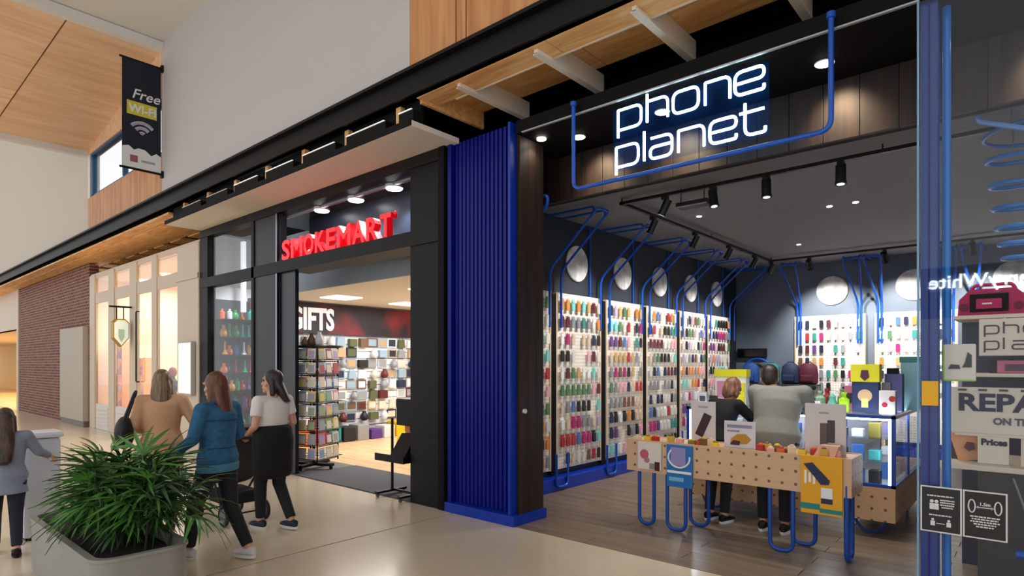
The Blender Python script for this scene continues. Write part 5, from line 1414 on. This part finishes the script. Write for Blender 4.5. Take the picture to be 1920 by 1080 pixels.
# ------------------------------------------------------------------ planter
PX0, PX1, PY0, PY1, PZ = -6.27, -4.43, 1.12, 1.70, .45
def rrect(x0, x1, y0, y1, r, k=6):
    out = []
    for cx_, cy_, a0 in ((x1 - r, y1 - r, 0), (x0 + r, y1 - r, 90), (x0 + r, y0 + r, 180), (x1 - r, y0 + r, 270)):
        for i in range(k + 1):
            a = R(a0 + 90 * i / k); out.append((cx_ + r * math.cos(a), cy_ + r * math.sin(a)))
    return out
t = thing('planter', 'grey rounded rectangular planter box on the mall floor', 'planter', ((PX0 + PX1) / 2, (PY0 + PY1) / 2, 0))
loops = [(rrect(PX0 + .03, PX1 - .03, PY0 + .03, PY1 - .03, .12), 0), (rrect(PX0 + .03, PX1 - .03, PY0 + .03, PY1 - .03, .12), .03), (rrect(PX0, PX1, PY0, PY1, .14), .045), (rrect(PX0, PX1, PY0, PY1, .14), PZ - .012), (rrect(PX0 - .012, PX1 + .012, PY0 - .012, PY1 + .012, .15), PZ - .008), (rrect(PX0 - .012, PX1 + .012, PY0 - .012, PY1 + .012, .15), PZ + .012), (rrect(PX0 + .035, PX1 - .035, PY0 + .035, PY1 - .035, .11), PZ + .012), (rrect(PX0 + .035, PX1 - .035, PY0 + .035, PY1 - .035, .11), PZ - .1)]
mb = MB(); nn = len(loops[0][0])
for lp, z in loops: mb.v += [(x, y, z) for x, y in lp]
for i in range(len(loops) - 1):
    for k in range(nn): mb.f.append((i * nn + k, i * nn + (k + 1) % nn, (i + 1) * nn + (k + 1) % nn, (i + 1) * nn + k)); mb.mi.append(0)
mb.f.append(tuple(range(nn))); mb.mi.append(0)
part(t, 'trough', mb, mat('planter_grey', C(150, 150, 144), .42, .25, var=.08, scale=5), True)
part(t, 'soil', MB().prism(rrect(PX0 + .034, PX1 - .034, PY0 + .034, PY1 - .034, .11), 'z', PZ - .12, PZ - .06), mat('soil', C(44, 36, 30), .95, var=.4, scale=30, bump=.6))
# ------------------------------------------------------------------ palm in the planter
def leaf_mat(name, c, c2):
    m = bpy.data.materials.new(name); m.use_nodes = True; nt = m.node_tree; b = nt.nodes['Principled BSDF']
    oi = nt.nodes.new('ShaderNodeObjectInfo'); mx = nt.nodes.new('ShaderNodeMix'); mx.data_type = 'RGBA'
    mx.inputs['A'].default_value = c; mx.inputs['B'].default_value = c2
    nt.links.new(oi.outputs['Random'], mx.inputs['Factor']); nt.links.new(mx.outputs['Result'], b.inputs['Base Color'])
    b.inputs['Roughness'].default_value = .38
    return m
M_leaf = leaf_mat('palm_leaf', C(26, 58, 26), C(84, 140, 60))
def frond_mesh(seed):
    rr = random.Random(seed); mb = MB()
    mb.tube([(0, 0, 0), (.07, 0, .01), (.14, 0, 0)], .0045, 5)
    n_ = rr.choice((5, 6, 7))
    for i in range(n_):
        a = R(-58 + 116 * i / (n_ - 1) + rr.uniform(-5, 5))
        L = rr.uniform(.24, .34) * (1 - .25 * abs(a) / R(78)); w = rr.uniform(.010, .0145)
        d = Vector((math.cos(a), math.sin(a), .12)); s_ = Vector((-math.sin(a), math.cos(a), 0))
        droop = rr.uniform(.12, .26)
        vs = []; sg = 5
        for k in range(sg + 1):
            u = k / sg
            c = Vector((.14, 0, 0)) + d * (L * u) + Vector((0, 0, -droop * u * u))
            ww = w * (math.sin(PI * min(1, .12 + u * .88)) ** .7 if u < 1 else 0.0) + .001
            vs += [c - s_ * ww + Vector((0, 0, .006)), c, c + s_ * ww + Vector((0, 0, .006))]
        fs = []
        for k in range(sg):
            for q in (0, 1):
                fs.append((k * 3 + q, k * 3 + q + 1, k * 3 + q + 4, k * 3 + q + 3))
        mb.add(vs, fs)
    me = bpy.data.meshes.new('frond'); me.from_pydata(mb.v, [], mb.f); me.materials.append(M_leaf); me.shade_smooth()
    return me
fronds = [frond_mesh(s_) for s_ in range(6)]
pb = Vector((-5.2, 1.44, PZ - .06))
pt = thing('potted_palm', 'bushy dark green lady palm with fan leaves filling the planter', 'plant', tuple(pb))
rr = random.Random(12)
cnt = 0
M_cane = mat('palm_cane', C(70, 62, 38), .8)
for c_ in range(24):
    bx = rr.uniform(-.34, .50); by = rr.uniform(-.06, .2)
    edge = abs(bx) / .46
    h = rr.uniform(.32, .60) * (1 - .22 * edge)
    lean = Vector((bx * .35 + rr.uniform(-.1, .1), by * .6 + rr.uniform(-.1, .1), 0))
    base = Vector((bx, by, 0)); top = base + lean + Vector((0, 0, h))
    part(pt, 'cane', MB().tube([base, base + lean * .3 + Vector((0, 0, h * .5)), top], .009, 6), M_cane, local=True)
    n_ = 12
    for k in range(n_):
        u = .5 + .5 * k / (n_ - 1)
        p = base + lean * u + Vector((0, 0, h * u))
        az = k * 2.4 + c_; el = R(-4 + 66 * (k / (n_ - 1)) + rr.uniform(-14, 14))
        s_ = rr.uniform(.7, 1.0)
        o = inst('frond', rr.choice(fronds), p, (0, -el, az), (s_, s_, s_), parent=pt)
        o.rotation_mode = 'XYZ'
        q = Matrix.Rotation(az, 3, 'Z') @ Matrix.Rotation(-el, 3, 'Y') @ Matrix.Rotation(rr.uniform(-.5, .5), 3, 'X')
        o.rotation_euler = q.to_euler()
        cnt += 1

# ------------------------------------------------------------------ white litter bin beside the planter
t = thing('litter_bin', 'slim white litter bin standing beyond the planter', 'bin', (-7.45, 1.42, 0))
part(t, 'body', MB().rbox(-7.6, -7.3, 1.27, 1.57, .02, .98, .04), mat('bin_white', C(206, 212, 222), .4), True)
part(t, 'lid', MB().rbox(-7.62, -7.28, 1.25, 1.59, .98, 1.04, .025), mat('bin_lid', C(230, 232, 236), .35), True)
part(t, 'slot', MB().box(-7.55, -7.35, 1.262, 1.272, .84, .90), M_black)
part(t, 'foot', MB().rbox(-7.58, -7.32, 1.29, 1.55, 0, .025, .006), M_black)

# ------------------------------------------------------------------ pushchair
t = thing('pushchair', 'dark folded-hood pushchair pushed by the woman in the white top', 'pushchair', (-6.62, 2.98, 0), rz=R(90))
# local: +Y forward
for x in (-.22, .22):
    for y, r_ in ((.38, .085), (-.22, .115)):
        w_ = part(t, 'wheel', MB().tube([(x, y + r_ * .85 * math.cos(a), r_ + r_ * .85 * math.sin(a)) for a in [i * PI / 8 for i in range(16)]], r_ * .15, 8, True), mat('tyre', C(36, 36, 38), .8), True, local=True)
        part(w_, 'hub', MB().cyl((x - .015, y, r_), (x + .015, y, r_), r_ * .62, n=14), mat('grey_hub', C(130, 130, 134), .5), True, local=True)
    part(t, 'frame', MB().tube(fillet([(x, .38, .085), (x, .0, .45), (x, -.42, 1.0), (x, -.5, 1.04)], .05), .013, 8), mat('dark_frame', C(44, 44, 48), .4, .5), True, local=True)
    part(t, 'frame', MB().tube([(x, -.22, .115), (x, .05, .5)], .012, 8), mat('dark_frame', C(44, 44, 48), .4, .5), True, local=True)
part(t, 'axle', MB().cyl((-.22, -.22, .115), (.22, -.22, .115), .009, n=8).cyl((-.22, .38, .085), (.22, .38, .085), .009, n=8), mat('dark_frame', C(44, 44, 48), .4, .5), local=True)
part(t, 'handle', MB().cyl((-.22, -.5, 1.04), (.22, -.5, 1.04), .017, n=10), M_black, True, local=True)
M_can = mat('pram_cloth', C(70, 66, 66), .85)
part(t, 'seat', MB().loft([((0, y, z), .2, d_, (1, 0, 0), Vector((0, -.4, .9)).normalized()) for y, z, d_ in ((.36, .42, .03), (.3, .42, .05), (.0, .45, .06), (-.08, .52, .06), (-.22, .85, .05), (-.26, .92, .03))], 14), M_can, True, local=True)
hood = MB()
R_ = [(a, .2 + .02 * math.sin(a)) for a in (R(20), R(50), R(80), R(110), R(140))]
hood.loft([((0, -.22 + .28 * math.cos(a), .74 + .3 * math.sin(a)), .21, .02, (1, 0, 0), Vector((0, math.cos(a), math.sin(a)))) for a, _ in R_], 14)
part(t, 'hood', hood, M_can, True, local=True)
part(t, 'basket', MB().rbox(-.18, .18, -.18, .26, .2, .34, .03), mat('pram_basket', C(40, 38, 40), .9), local=True)
# ------------------------------------------------------------------ people
def voxel(mb, size, name, material, smooth=4, fac=.5):
    me = mb.mesh('tmp', material)
    o = bpy.data.objects.new('tmp_body', me)
    COL.objects.link(o)
    md = o.modifiers.new('r', 'REMESH'); md.mode = 'VOXEL'; md.voxel_size = size; md.use_smooth_shade = True
    if smooth:
        ms = o.modifiers.new('s', 'SMOOTH'); ms.factor = fac; ms.iterations = smooth
    dg = bpy.context.evaluated_depsgraph_get()
    out = bpy.data.meshes.new_from_object(o.evaluated_get(dg))
    out.name = name
    out.materials.clear(); out.materials.append(material)
    out.shade_smooth()
    bpy.data.objects.remove(o, do_unlink=True)
    bpy.data.meshes.remove(me)
    return out

def caps(mb, p, q, r0, r1):
    mb.cyl(p, q, r0, r1, 14); mb.sphere(p, r0, 12, 8); mb.sphere(q, r1, 12, 8)

def hand(mb, w, d, back, thumb, curl=.5):
    """w wrist, d direction of the fingers, back = back of the hand, thumb = towards the thumb side"""
    w = Vector(w); d = Vector(d).normalized(); back = Vector(back)
    back = (back - d * back.dot(d)).normalized()
    sd = back.cross(d)
    if sd.dot(Vector(thumb)) < 0: sd = -sd
    Mx = Matrix((sd, back, d)).transposed()
    mb.sphere(w + d * .045, (.036, .017, .052), 12, 8, Mx)
    caps(mb, w, w + d * .03, .025, .024)
    for i, (o_, L) in enumerate(((.027, .066), (.009, .075), (-.009, .07), (-.026, .055))):
        b = w + d * .082 + sd * o_
        d1 = (d * math.cos(curl) - back * math.sin(curl)).normalized()
        d2 = (d * math.cos(curl * 2.2) - back * math.sin(curl * 2.2)).normalized()
        caps(mb, b, b + d1 * L * .55, .0085, .008)
        caps(mb, b + d1 * L * .55, b + d1 * L * .55 + d2 * L * .5, .008, .0068)
    b = w + d * .025 + sd * .03
    d1 = (d * .7 + sd * .65 - back * .25).normalized(); d2 = (d * .9 + sd * .2 - back * .4).normalized()
    caps(mb, b, b + d1 * .038, .011, .0095); caps(mb, b + d1 * .038, b + d1 * .038 + d2 * .032, .0095, .008)

def person(name, label, base, rz, H, J, skin, hair, top, legs, shoe, wide=1.0, sleeve='long', topz=None, hairlen=.2, hairback=.06, hair_kind='long', yaw=0, pitch=0, hem=.80):
    k = H / 1.65
    D = dict(pelvis=(0, 0, .90), chest=(0, .01, 1.20), neck=(0, 0, 1.385), head=(0, .025, 1.535),
             shl=(-.165, 0, 1.335), shr=(.165, 0, 1.335), ell=(-.22, -.03, 1.08), elr=(.22, -.03, 1.08),
             wrl=(-.23, .06, .86), wrr=(.23, .06, .86), hil=(-.085, 0, .86), hir=(.085, 0, .86),
             knl=(-.095, .03, .47), knr=(.095, .03, .47), anl=(-.095, -.02, .085), anr=(.095, -.02, .085))
    D.update(J)
    V = {q: Vector(v) for q, v in D.items()}
    for q in ('shl', 'shr', 'ell', 'elr', 'wrl', 'wrr', 'hil', 'hir', 'knl', 'knr', 'anl', 'anr'):
        if q not in J or True:
            V[q] = Vector((V[q].x * (wide if q[0] in 'sh' else 1), V[q].y, V[q].z))
    t = thing(name, label, 'person', base, rz)
    def S(me):
        for v in me.vertices: v.co *= k
        return me
    pel, che, nec = V['pelvis'], V['chest'], V['neck']
    # spine rings
    spine = [(pel + Vector((0, 0, -.1)), .145, .10), (pel, .165, .112), (pel.lerp(che, .42), .128, .092), (che, .146, .108), (che.lerp(nec, .55), .155, .095), (che.lerp(nec, .82), .12, .07), (nec, .058, .056)]
    def torso(mb, g=0.0, lo=0, hi=7, low=None):
        rings = []
        pts = [p for p, _, _ in spine]
        for i in range(lo, hi):
            p, rx, ry = spine[i]
            tn = (pts[min(i + 1, 6)] - pts[max(i - 1, 0)]).normalized()
            side = Vector((1, 0, 0)); up = tn.cross(side).normalized()
            rings.append((p, (rx + g) * wide, (ry + g) * (1 + (wide - 1) * .8), side, up))
        if low:
            p, rx, ry, sd, up = rings[0]
            q = p + Vector((0, 0, low - p.z))
            rings = [(q, rx * 1.13, ry * 1.16, Vector((1, 0, 0)), Vector((0, 1, 0)))] + rings
        mb.loft(rings, 22)
    HM = Matrix.Rotation(R(yaw), 3, 'Z') @ Matrix.Rotation(R(-pitch), 3, 'X')
    hc = V['head']
    h_ = lambda x, y, z: hc + HM @ Vector((x, y, z))
    body = MB()
    torso(body, -.008)
    caps(body, nec - Vector((0, 0, .03)), hc - Vector((0, 0, .06)), .054, .05)
    body.sphere(h_(0, -.012, .022), (.074, .092, .098), 18, 12, HM)          # skull
    body.sphere(h_(0, .022, -.055), (.054, .062, .062), 14, 10, HM)           # jaw
    body.sphere(h_(0, .066, -.098), (.02, .018, .016), 10, 6, HM)             # chin
    caps(body, h_(0, .074, .012), h_(0, .09, -.026), .008, .0125)             # nose
    body.sphere(h_(0, .082, -.058), (.022, .012, .007), 10, 6, HM)            # lips
    body.sphere(h_(0, .080, -.070), (.019, .011, .007), 10, 6, HM)
    caps(body, h_(-.035, .074, .035), h_(.035, .074, .035), .012, .012)       # brow
    for s in (-1, 1):
        body.sphere(h_(s * .05, .05, -.025), (.02, .022, .022), 10, 6, HM)    # cheek
        body.sphere(h_(s * .076, -.008, -.012), (.012, .022, .032), 10, 8, HM)  # ear
    for s, sh, el, wr in ((-1, V['shl'], V['ell'], V['wrl']), (1, V['shr'], V['elr'], V['wrr'])):
        caps(body, sh, el, .046, .037); caps(body, el, wr, .038, .025)
        dd = (wr - el).normalized()
        outw = Vector((s, 0, 0)) if abs(dd.x) < .7 else Vector((0, 0, 1))
        if dd.y > .6: outw = Vector((0, 0, 1))
        hand(body, wr, dd, outw, Vector((0, 1, 0)) if dd.y < .6 else Vector((-s, 0, 0)), .45)
    for s, hi_, kn, an in ((-1, V['hil'], V['knl'], V['anl']), (1, V['hir'], V['knr'], V['anr'])):
        caps(body, hi_, kn, .075, .05); caps(body, kn, an, .05, .034); caps(body, an, an + Vector((0, .09, -.04)), .034, .028)
    bo = part(t, 'body', S(voxel(body, .0062, 'body', skin, 3, .4)), None)
    for s in (-1, 1):
        e = MB().sphere(h_(s * .031, .0735, .014) * k, .0105 * k, 10, 8)
        part(t, 'eye', e, mat('eye', C(50, 40, 36), .2), True, local=True)
    # trousers
    tr_ = MB()
    torso(tr_, .012, 0, 3)
    for hi_, kn, an in ((V['hil'], V['knl'], V['anl']), (V['hir'], V['knr'], V['anr'])):
        caps(tr_, hi_, kn, .094 * (1 + (wide - 1) * .7), .068); tr_.cyl(kn, an + (kn - an).normalized() * .03, .067, .052, 14); tr_.sphere(kn, .068, 12, 8)
    part(t, 'trousers', S(voxel(tr_, .011, 'trousers', legs, 5)), None)
    # top
    tp = MB()
    torso(tp, .022, 2 if hem > .9 else 0, 6, low=hem)
    for sh, el, wr in ((V['shl'], V['ell'], V['wrl']), (V['shr'], V['elr'], V['wrr'])):
        caps(tp, che.lerp(nec, .6), sh, .085, .066 * (1 + (wide - 1) * .5))
        if sleeve == 'long':
            caps(tp, sh, el, .064 * (1 + (wide - 1) * .5), .054); tp.cyl(el, wr - (wr - el).normalized() * .02, .054, .041, 14); tp.sphere(el, .054, 12, 8)
        else:
            m_ = sh.lerp(el, .62)
            tp.sphere(sh, .066, 12, 8); tp.cyl(sh, m_, .066, .062, 14)
    part(t, 'top', S(voxel(tp, .011, 'top', top, 5)), None)
    # hair
    hr = MB()
    hr.sphere(h_(0, -.024, .034), (.087, .099, .104), 18, 12, HM)
    if hair_kind == 'long':
        hr.sphere(h_(0, -.05, -.02), (.082, .075, .12), 14, 10, HM)
        L = hairlen
        dn = Vector((0, 0, -1))
        c0 = h_(0, -.06, 0)
        bk = HM @ Vector((0, -1, 0)); bk.z = 0; bk.normalize()
        sd = HM @ Vector((1, 0, 0)); sd.z = 0; sd.normalize()
        hr.loft([(c0 + bk * (hairback * u) + dn * (L * u), .082 + .02 * math.sin(u * PI), .06 - .015 * u, sd, bk) for u in (0, .3, .6, .85, 1)] + [(c0 + bk * hairback * 1.02 + dn * (L * 1.08), .045, .02, sd, bk)], 16)
        for s in (-1, 1):
            caps(hr, h_(s * .074, -.005, .02), h_(s * .078, -.015, -.02) + dn * min(.12, L * .5), .026, .03)
    elif hair_kind == 'short':
        hr.sphere(h_(0, -.04, .0), (.082, .082, .09), 14, 10, HM)
    part(t, 'hair', S(voxel(hr, .009, 'hair', hair, 4)), None)
    # shoes
    for an in (V['anl'], V['anr']):
        z0 = an.z - .085
        sh_ = MB().loft([((an.x, an.y + y, z0 + .02 + hh / 2), w_, hh / 2, (1, 0, 0), (0, 0, 1)) for y, w_, hh in ((-.065, .02, .05), (-.055, .034, .075), (-.01, .04, .085), (.05, .043, .07), (.11, .045, .05), (.155, .038, .04), (.175, .018, .025))], 14)
        for i_, v in enumerate(sh_.v): sh_.v[i_] = tuple(c * k for c in v)
        so = part(t, 'shoe', sh_, shoe[0], True, local=True)
        sl = MB().loft([((an.x, an.y + .05, z0 + z), w_, l_, (1, 0, 0), (0, 1, 0)) for z, w_, l_ in ((0, .044, .122), (.012, .047, .127), (.026, .046, .125))], 18)
        for i_, v in enumerate(sl.v): sl.v[i_] = tuple(c * k for c in v)
        part(so, 'sole', sl, shoe[1], True, local=True)
    t['_k'] = k
    return t, V, k

def hairmat(name, c1, c2):
    return wood(name, c1, c2, (14, 14, 1.2), 3, .45, .0)
skin = mat('skin', C(214, 160, 132), .5)
skin2 = mat('skin_tan', C(196, 140, 112), .5)
M_jean = mat('black_denim', C(22, 22, 28), .8, var=.2, scale=40, bump=.2)
M_sole = mat('white_sole', C(232, 230, 230), .5)
def foot(y):       # ankle position of a walking step
    return y

# woman in a denim jacket
tD, V, k = person('person', 'walking woman in a blue denim jacket and black trousers beside the planter', (-5.40, 2.28, 0), R(112), 1.62,
    dict(hil=(-.085, 0, .86), knl=(-.09, .17, .49), anl=(-.09, .24, .085), knr=(.09, -.05, .47), anr=(.09, -.26, .10),
         ell=(-.25, .02, 1.09), wrl=(-.2, .24, .98), elr=(.25, .0, 1.09), wrr=(.2, .22, 1.0), head=(0, .04, 1.535)),
    skin, hairmat('auburn_hair', C(64, 34, 22), C(120, 70, 42)), mat('denim', C(38, 92, 128), .85, var=.55, scale=26, bump=.5), M_jean,
    (mat('white_shoe', C(228, 222, 224), .5), M_sole), wide=1.08, hairlen=.25, hairback=.05, yaw=14, pitch=6, hem=.80)
part(tD, 'waistband', MB().loft([((0, 0, z * k), rx * k, ry * k, (1, 0, 0), (0, 1, 0)) for z, rx, ry in ((.79, .192, .14), (.80, .196, .143), (.85, .2, .146), (.86, .196, .142))], 24), mat('denim_band', C(70, 124, 152), .85), True, local=True)
part(tD, 'collar', MB().tube([(.085 * k * math.cos(a), (.0 + .075 * math.sin(a)) * k, (1.385 + .02 * math.sin(-a)) * k) for a in [i * PI / 8 for i in range(16)]], .02 * k, 8, True), mat('denim_dark', C(28, 66, 98), .85), True, local=True)

for z, rx, ry, wv in ((1.245, .152 * 1.08 + .028, .106 + .026, .006), (1.0, .13 * 1.08 + .03, .1 + .024, .005)):
    part(tD, 'seam', MB().tube([(rx * k * math.cos(a), ry * k * math.sin(a), z * k) for a in [PI * 1.12 + i * PI * .76 / 14 for i in range(15)]], wv, 6), mat('denim_dark', C(28, 66, 98), .85), True, local=True)
for s in ('l', 'r'):
    w_ = V['wr' + s]; e_ = V['el' + s]; d_ = (w_ - e_).normalized()
    part(tD, 'cuff', MB().cyl((w_ - d_ * .055) * k, (w_ - d_ * .012) * k, .047 * k, .047 * k, 16), mat('denim_band', C(70, 124, 152), .85), True, local=True)

# woman in a white top
tW, V, k = person('person', 'woman in a white short-sleeved top with a black cardigan tied at her waist', (-5.98, 3.08, 0), R(98), 1.63,
    dict(knl=(-.08, .10, .48), anl=(-.075, .10, .085), knr=(.085, .02, .47), anr=(.085, -.20, .095), ell=(-.23, -.03, 1.09), wrl=(-.17, .17, 1.0), elr=(.235, -.02, 1.10), wrr=(.2, .19, 1.0)),
    skin, hairmat('black_hair', C(26, 20, 22), C(62, 46, 46)), mat('white_cotton', C(232, 226, 220), .85, var=.05, scale=10, bump=.35), M_jean,
    (mat('navy_shoe', C(26, 34, 60), .5), M_sole), wide=1.05, sleeve='short', hairlen=.2, hairback=.09, yaw=52, pitch=-2, hem=.98)
sk = MB().loft([((0, .0, z), rx, ry, (1, 0, 0), (0, 1, 0)) for z, rx, ry in ((1.09, .15, .14), (1.06, .195, .168), (.92, .218, .19), (.78, .215, .17), (.62, .215, .175), (.55, .19, .15), (.53, .1, .08))], 24)
caps(sk, (-.06, .13, 1.0), (-.09, .17, .74), .03, .022); caps(sk, (.06, .13, 1.0), (.08, .17, .72), .03, .022); sk.sphere((0, .14, 1.0), .045, 10, 8)
me = voxel(sk, .011, 'tied_cardigan', mat('black_knit', C(17, 17, 20), .9, bump=.4, scale=25), 5)
for v in me.vertices: v.co *= k
part(tW, 'tied_cardigan', me, None)

# woman in a beige coat
tB, V, k = person('person', 'woman seen from behind in a beige coat with long brown hair', (-6.95, 2.36, 0), R(66), 1.63,
    dict(elr=(.29, .02, 1.12), wrr=(.30, .22, 1.08), ell=(-.25, -.04, 1.08), wrl=(-.2, .16, 1.0), knl=(-.09, .12, .48), anl=(-.09, .16, .085), knr=(.09, -.04, .47), anr=(.09, -.22, .09)),
    skin, hairmat('brown_blond_hair', C(70, 48, 34), C(150, 122, 88)), mat('beige_wool', C(202, 158, 122), .9, var=.06, scale=14, bump=.3), M_jean,
    (M_black, M_black), wide=1.12, hairlen=.22, hairback=.03, yaw=-4, hem=.62)
bag_ = MB().sphere((-.30, -.05, .98), (.10, .17, .17), 16, 10); bag_.tube([(-.24, .06, 1.12), (-.2, .06, 1.36), (-.2, -.1, 1.36), (-.26, -.12, 1.12)], .014, 8)
single_bag = thing('handbag', 'dark handbag hanging from the shoulder of the woman in beige', 'handbag', (-6.95, 2.36, 0), R(66))
part(single_bag, 'pouch', MB().sphere((-.33, -.04, 1.0), (.09, .17, .17), 16, 10), mat('bag_black', C(26, 26, 34), .6), True, local=True)
part(single_bag, 'strap', MB().tube(fillet([(-.33, .08, 1.12), (-.235, .06, 1.42), (-.235, -.08, 1.42), (-.33, -.14, 1.12)], .06), .012, 8), mat('bag_black', C(26, 26, 34), .6), True, local=True)

# short person at the picture edge
tC, V, k = person('person', 'short long-haired person in a grey-blue sweater and dark jeans beside the white bin', (-6.93, 1.08, 0), R(84), 1.30,
    dict(elr=(.30, .06, 1.14), wrr=(.42, .22, 1.06), ell=(-.235, -.02, 1.06), wrl=(-.245, .0, .80), knl=(-.09, .1, .48), anl=(-.09, .1, .085), knr=(.09, -.03, .47), anr=(.09, -.16, .09)),
    skin, hairmat('dark_brown_hair', C(36, 24, 20), C(96, 66, 50)), mat('grey_blue_knit', C(134, 142, 160), .9, var=.1, scale=12, bump=.3), mat('blue_jean', C(26, 32, 48), .85, var=.2, scale=30),
    (M_black, M_black), wide=1.12, hairlen=.46, hairback=.13, yaw=-10, hem=.70)

# man in the grey sweatshirt leaning on the counter
tM, V, k = person('person', 'man in a grey sweatshirt and black trousers leaning over the counter', (-2.03, 6.38, 0), R(2), 1.80,
    dict(pelvis=(0, -.02, .90), chest=(0, .10, 1.17), neck=(-.05, .21, 1.32), head=(-.13, .30, 1.42), shl=(-.17, .16, 1.29), shr=(.17, .16, 1.29),
         ell=(-.25, .28, 1.09), elr=(.25, .27, 1.09), wrl=(-.14, .46, 1.12), wrr=(.15, .46, 1.12), hil=(-.09, -.02, .86), hir=(.09, -.02, .86), knl=(-.1, .02, .47), knr=(.1, .01, .47)),
    skin2, hairmat('dark_hair', C(24, 18, 16), C(56, 40, 32)), mat('grey_fleece', C(136, 138, 132), .9, var=.08, scale=9, bump=.4), M_jean,
    (M_black, M_sole), wide=1.3, hair_kind='short', yaw=18, pitch=22, hem=.80)

# person in black beside him
tK, V, k = person('person', 'person in black clothes bending over the counter beside the man in grey', (-2.63, 6.40, 0), R(-12), 1.60,
    dict(pelvis=(0, -.02, .90), chest=(0, .10, 1.18), neck=(0, .19, 1.345), head=(.02, .27, 1.47), shl=(-.16, .15, 1.30), shr=(.16, .15, 1.30),
         ell=(-.23, .28, 1.16), elr=(.23, .28, 1.16), wrl=(-.14, .44, 1.22), wrr=(.12, .44, 1.22)),
    skin, hairmat('light_brown_hair', C(96, 62, 44), C(168, 120, 92)), mat('black_cotton', C(20, 20, 24), .85, bump=.3, scale=14), M_jean,
    (M_black, M_sole), wide=1.0, hairlen=.1, hairback=.02, yaw=-20, pitch=22, hem=.80)
